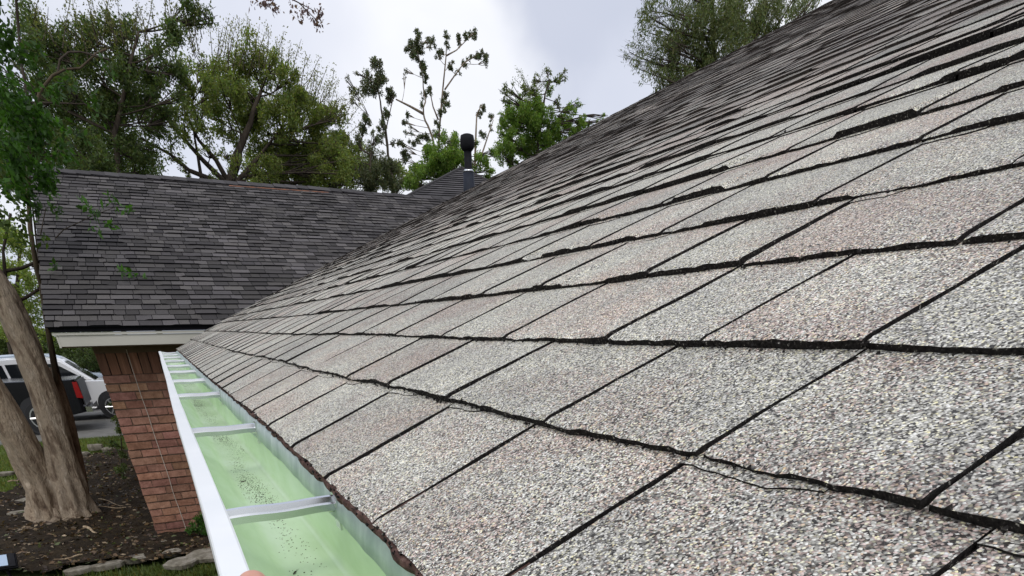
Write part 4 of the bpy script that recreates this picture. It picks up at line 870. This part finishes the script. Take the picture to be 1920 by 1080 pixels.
# climbing shrub by the brick corner and small plant at its foot
B0 = PZ(232, 905, GZ)
tree('straggly dark leafed shrub growing up against the left edge of the brick corner', B0, [PY(228, 860, B0[1]), PY(222, 800, B0[1]), PY(212, 760, B0[1])],
     CL([(225, 880, 16, .8), (232, 850, 15, .8), (218, 835, 14, .7), (224, 805, 14, .7), (216, 785, 11, .6), (222, 770, 9, .5), (208, 760, 7, .4), (240, 900, 14, .7), (205, 850, 9, .4), (250, 930, 10, .5)], B0[1]-.1, .1), 'leaf_dark', .06, .8, tr=.02, twr=.006, tintv=(.4, 1.6), name='shrub', cat='shrub')
B1 = PZ(372, 1008, GZ)
tree('small fresh green bush at the foot of the brick wall beside the gutter', B1, [PY(372, 990, B1[1])],
     CL([(370, 985, 17), (382, 992, 16), (362, 995, 13), (375, 968, 11, .8), (385, 975, 13), (390, 1005, 14)], B1[1]-.1, .06), 'leaf_green', .045, .9, tr=.015, twr=.004, tintv=(.6, 2.0), name='shrub', cat='shrub')

# ================================================================== CARS
M['white_paint'] = mat('white_car_paint', (.78, .78, .78), .25); M['white_paint'].node_tree.nodes['Principled BSDF'].inputs['Coat Weight'].default_value = .6
M['black_paint'] = mat('black_car_paint', (.008, .008, .01), .2); M['black_paint'].node_tree.nodes['Principled BSDF'].inputs['Coat Weight'].default_value = 0; M['black_paint'].node_tree.nodes['Principled BSDF'].inputs['Specular IOR Level'].default_value = .25
M['pale_paint'] = mat('pale_blue_car_paint', (.45, .52, .60), .3)
M['glass'] = mat('tinted_glass', (.012, .014, .016), .08); M['tyre'] = mat('tyre_rubber', (.015, .015, .016), .8); M['rim'] = mat('alloy_rim', (.55, .55, .56), .3, 1)
M['plastic'] = mat('black_plastic', (.02, .02, .022), .6); M['chrome'] = mat('chrome_trim', (.75, .75, .76), .15, 1)
M['red_lamp'] = mat('red_tail_lamp', (.28, .006, .008), .15); M['clear_lamp'] = mat('clear_lamp', (.7, .72, .75), .1)
def car(label, loc, flip, paint, lower, cabin, panes, wheels, Wd, tail, head, mirror, extra=None, name='parked_car', cat='car'):
    """side outline extruded with rounded shoulders; local +x = front; flip turns it round"""
    root = empty(name, loc); tag(root, label, cat); sx = -1 if flip else 1
    tr_ = lambda x, y, z: (loc[0]+x*sx, loc[1]+y, loc[2]+z)
    def loft(mb, poly, sections):
        n = len(poly); cx = sum(p[0] for p in poly)/n; cz = sum(p[1] for p in poly)/n; b = len(mb.v)
        for (y, s, dz) in sections:
            for (x, z) in poly: mb.v.append(tr_(cx+(x-cx)*s, y, cz+(z-cz)*(1-(1-s)*1.2)+dz))
        for i in range(len(sections)-1):
            for j in range(n): mb.f.append((b+i*n+j, b+i*n+(j+1) % n, b+(i+1)*n+(j+1) % n, b+(i+1)*n+j)); mb.m.append(0); mb.t.append((1, 1, 1))
        mb.f.append(tuple(b+j for j in range(n))); mb.m.append(0); mb.t.append((1, 1, 1)); e = b+(len(sections)-1)*n; mb.f.append(tuple(e+j for j in reversed(range(n)))); mb.m.append(0); mb.t.append((1, 1, 1))
    h = Wd/2
    mb = MB(); loft(mb, lower, [(-h, .965, 0), (-h+.05, .99, 0), (-h+.16, 1, .0), (0, 1, .015), (h-.16, 1, 0), (h-.05, .99, 0), (h, .965, 0)]); 
    loft(mb, cabin, [(-h+.20, .93, 0), (-h+.26, .98, 0), (-h+.4, 1, .01), (0, 1, .02), (h-.4, 1, .01), (h-.26, .98, 0), (h-.2, .93, 0)])
    body = mb.build('body', M[paint], root)
    for poly in panes:
        for y, o in ((-h+.192, -1), (h-.192, 1)):
            mb = MB(); mb.add([tr_(x, y+o*-.0, z) for x, z in poly]+[tr_(x, y-o*.03, z) for x, z in poly], [tuple(range(len(poly))), tuple(range(2*len(poly)-1, len(poly)-1, -1))]); mb.build('window', M['glass'], root)
    ws_ = extra.get('windscreen') if extra else None
    if ws_:
        for (x0, z0, x1, z1) in ws_:
            mb = MB(); mb.add([tr_(x0, -h+.32, z0), tr_(x0, h-.32, z0), tr_(x1, h-.42, z1), tr_(x1, -h+.42, z1)], [(0, 1, 2, 3)]); mb.build('windscreen', M['glass'], root)
    for wx, wr in wheels:
        for y in (-h, h):
            o = -1 if y < 0 else 1
            mb = MB(); mb.tube([tr_(wx, y-o*.1, wr+.04), tr_(wx, y+o*.004, wr+.04)], wr*1.2, 24); mb.build('wheel_arch', M['plastic'], root)
            mb = MB(); mb.tube([tr_(wx, y-o*.2, wr), tr_(wx, y-o*.02, wr), tr_(wx, y+o*.016, wr), tr_(wx, y+o*.02, wr)], [wr, wr, wr*.93, wr*.74], 24); t_ = mb.build('wheel', M['tyre'], root, smooth=False)
            mb = MB(); mb.tube([tr_(wx, y+o*.018, wr), tr_(wx, y+o*.024, wr)], wr*.16, 12)
            for k in range(6):
                a = k*math.pi/3; c_, s_ = math.cos(a), math.sin(a)
                mb.tube([tr_(wx, y+o*.022, wr), tr_(wx+c_*wr*.68, y+o*.024, wr+s_*wr*.68)], [.035, .03], 6)
            n = 24; b = len(mb.v)
            for rr_ in (wr*.7, wr*.62):
                for k in range(n): mb.v.append(tr_(wx+rr_*math.cos(2*math.pi*k/n), y+o*.0245, wr+rr_*math.sin(2*math.pi*k/n)))
            for k in range(n): mb.f.append((b+k, b+(k+1) % n, b+n+(k+1) % n, b+n+k)); mb.m.append(0); mb.t.append((1, 1, 1))
            mb.build('rim', M['rim'], t_)
    for y in (-1, 1):
        x0, z0, x1, z1 = tail; mb = MB(); a = (h-.03)*y; b_ = (h+.012)*y
        xx = sorted((x0, x1)); mb.add([tr_(x, q, z) for q in (a-.16*y, b_) for x, z in ((xx[0], z0), (xx[1], z0+.02), (xx[1]-.02, z1), (xx[0]+.02, z1))], [(0, 1, 2, 3), (4, 7, 6, 5), (0, 4, 5, 1), (1, 5, 6, 2), (2, 6, 7, 3), (3, 7, 4, 0)]); mb.build('tail_light', M['red_lamp'], root)
        x0, z0, x1, z1 = head; mb = MB(); mb.add([tr_(x, q, z) for q in (a-.25*y, b_-.004*y) for x, z in ((x0, z0), (x1, z0), (x1, z1), (x0, z1))], [(0, 1, 2, 3), (4, 7, 6, 5), (0, 4, 5, 1), (1, 5, 6, 2), (2, 6, 7, 3), (3, 7, 4, 0)]); mb.build('headlight', M['clear_lamp'], root)
        mx_, mz = mirror; mb = MB(); mb.tube([tr_(mx_, y*(h-.2), mz), tr_(mx_, y*(h+.06), mz+.02), tr_(mx_, y*(h+.2), mz+.03)], [.04, .09, .07], 8); mb.build('mirror', M[paint], root, smooth=True)
    for (x0, z0, x1, z1, m_, nm) in (extra or {}).get('trim', []):
        for y in (-1, 1):
            mb = MB(); mb.box((min(loc[0]+x0*sx, loc[0]+x1*sx), loc[1]+min(y*h, y*(h+.014)), loc[2]+z0), (max(loc[0]+x0*sx, loc[0]+x1*sx), loc[1]+max(y*h, y*(h+.014)), loc[2]+z1))
            mb.build(nm, M[m_], root)
    for (x0, x1, z0, z1, m_, nm) in (extra or {}).get('full', []):
        mb = MB(); mb.box((min(loc[0]+x0*sx, loc[0]+x1*sx), loc[1]-h*.97, loc[2]+z0), (max(loc[0]+x0*sx, loc[0]+x1*sx), loc[1]+h*.97, loc[2]+z1)); mb.build(nm, M[m_], root)
    finish(root); return root
suv_lower = [(-2.38, .34), (-2.42, .75), (-2.34, 1.08), (-1.6, 1.14), (1.05, 1.14), (1.6, 1.12), (2.1, 1.02), (2.36, .86), (2.42, .6), (2.36, .34), (1.9, .26), (-1.9, .26)]
suv_cab = [(-2.25, 1.10), (-2.02, 1.62), (-1.6, 1.76), (-.6, 1.80), (.2, 1.77), (.5, 1.68), (1.22, 1.12)]
Ycar = 26.3; xw = PY(170, 705, 25.3)[0]
car('white crossover car parked on the driveway behind the black pickup', (xw-1.15, Ycar, GZ+.002), False, 'white_paint', suv_lower, suv_cab,
    [[(-2.02, 1.15), (-1.85, 1.56), (-1.1, 1.63), (-1.05, 1.15)], [(-.98, 1.15), (-1.02, 1.64), (-.15, 1.66), (-.1, 1.15)], [(-.03, 1.15), (-.08, 1.66), (.32, 1.60), (.98, 1.15)]],
    [(-1.42, .36), (1.50, .36)], 1.86, (-2.40, .85, -2.1, 1.05), (2.0, .78, 2.33, .9), (.85, 1.14), {'windscreen': [(1.235, 1.15, .54, 1.675)], 'trim': [(-1.0, .3, 1.1, .42, 'plastic', 'sill'), (1.62, .93, 2.0, 1.0, 'plastic', 'side_vent')], 'full': [(2.38, 2.45, .3, .52, 'plastic', 'bumper')]})
pk_lower = [(-2.85, .5), (-2.88, 1.0), (-2.86, 1.34), (-.75, 1.34), (-.75, 1.2), (1.6, 1.2), (2.5, 1.14), (2.82, .98), (2.86, .6), (2.8, .42), (2.2, .36), (-2.3, .40)]
pk_cab = [(-.9, 1.16), (-.8, 1.70), (-.5, 1.86), (.8, 1.86), (1.05, 1.80), (1.7, 1.18)]
xp = PY(166, 740, 22.4)[0]
car('black pickup truck with a red tail light, parked in front of the white car', (xp-3.05, 23.4, GZ+.002), True, 'black_paint', pk_lower, pk_cab,
    [[(-.72, 1.22), (-.66, 1.70), (.1, 1.73), (.12, 1.22)], [(.2, 1.22), (.18, 1.73), (.85, 1.71), (1.42, 1.22)]], [(-1.75, .42), (1.85, .42)], 2.0, (-2.895, .86, -2.74, 1.27), (2.5, .85, 2.84, 1.02), (1.2, 1.25),
    {'windscreen': [(1.72, 1.2, 1.09, 1.79), (-.94, 1.2, -.84, 1.68)], 'trim': [(-1.2, .42, 1.2, .5, 'chrome', 'side_step')], 'full': [(-3.02, -2.86, .50, .64, 'chrome', 'bumper'), (-2.9, -2.87, .68, 1.3, 'plastic', 'tailgate')]}, name='pickup_truck', cat='pickup truck') 
car('small pale car parked farther away, just its windscreen above the white bonnet', (PY(152, 672, 31)[0]-1.15, 31, GZ-.0), False, 'pale_paint', [(x, z) for x, z in suv_lower], suv_cab,
    [[(-2.02, 1.15), (-1.85, 1.56), (-1.1, 1.63), (-1.05, 1.15)], [(-.98, 1.15), (-1.02, 1.64), (.32, 1.60), (.98, 1.15)]], [(-1.42, .34), (1.50, .34)], 1.8, (-2.40, .85, -2.1, 1.05), (2.0, .78, 2.33, .9), (.85, 1.14), {'windscreen': [(1.235, 1.15, .54, 1.675)]})

# ================================================================== PERSON (only a finger end reaches into the picture)
def person_hand():
    root_v = [(-.26, -.10, -.30), (-.19, .06, -.16), (-.150, .17, -.085), (-.142, .235, -.060), (-.136, .27, -.05)]
    V = []; R_ = []; Eg = []
    def chain(start, pts, rs):
        p = start
        for q, r in zip(pts, rs):
            V.append(q); R_.append(r); Eg.append((p, len(V)-1)) if p is not None else None; p = len(V)-1
        return p
    wend = chain(None, root_v, [.043, .038, .029, .033, .030])
    chain(3, [(-.120, .262, -.030), (-.108, .290, -.012), (-.097, .322, .000), (-.0945, .3500, .0035)], [.019, .0125, .0105, .0088])       # thumb over the lip
    for i, (dy, l) in enumerate(((.05, 1.0), (.028, 1.06), (.005, 1.0), (-.016, .82))):                                              # four fingers below it
        y = .262+dy
        chain(4 if i < 2 else 3, [(-.150, y-.01, -.070), (-.148, y+.004, -.098*l-.004), (-.122, y+.010, -.112*l-.004), (-.098, y+.012, -.104*l-.004)], [.0125, .0105, .0095, .0085])
    me = bpy.data.meshes.new('person'); me.from_pydata(V, Eg, []); o = bpy.data.objects.new('person', me); C.objects.link(o)
    md = o.modifiers.new('skin', 'SKIN'); md.use_smooth_shade = True
    me.update()
    for i, r in enumerate(R_):
        s_ = me.skin_vertices[0].data[i] if me.skin_vertices else None
        if s_: s_.radius = (r, r)
    if me.skin_vertices: me.skin_vertices[0].data[0].use_root = True
    sb = o.modifiers.new('sub', 'SUBSURF'); sb.levels = 2; sb.render_levels = 3
    sk = noise_mat('skin', [(.3, (.50, .24, .17)), (.7, (.64, .34, .25))], 60, 4, .5, .1, 300, .0005, spec=.4)
    sk.node_tree.nodes['Principled BSDF'].inputs['Subsurface Weight'].default_value = .15; sk.node_tree.nodes['Principled BSDF'].inputs['Subsurface Radius'].default_value = (.01, .004, .002)
    me.materials.append(sk); return o
ph = person_hand()
tag(ph, 'fingertip of a bare hand gripping the white gutter edge at the bottom of the photo', 'person')
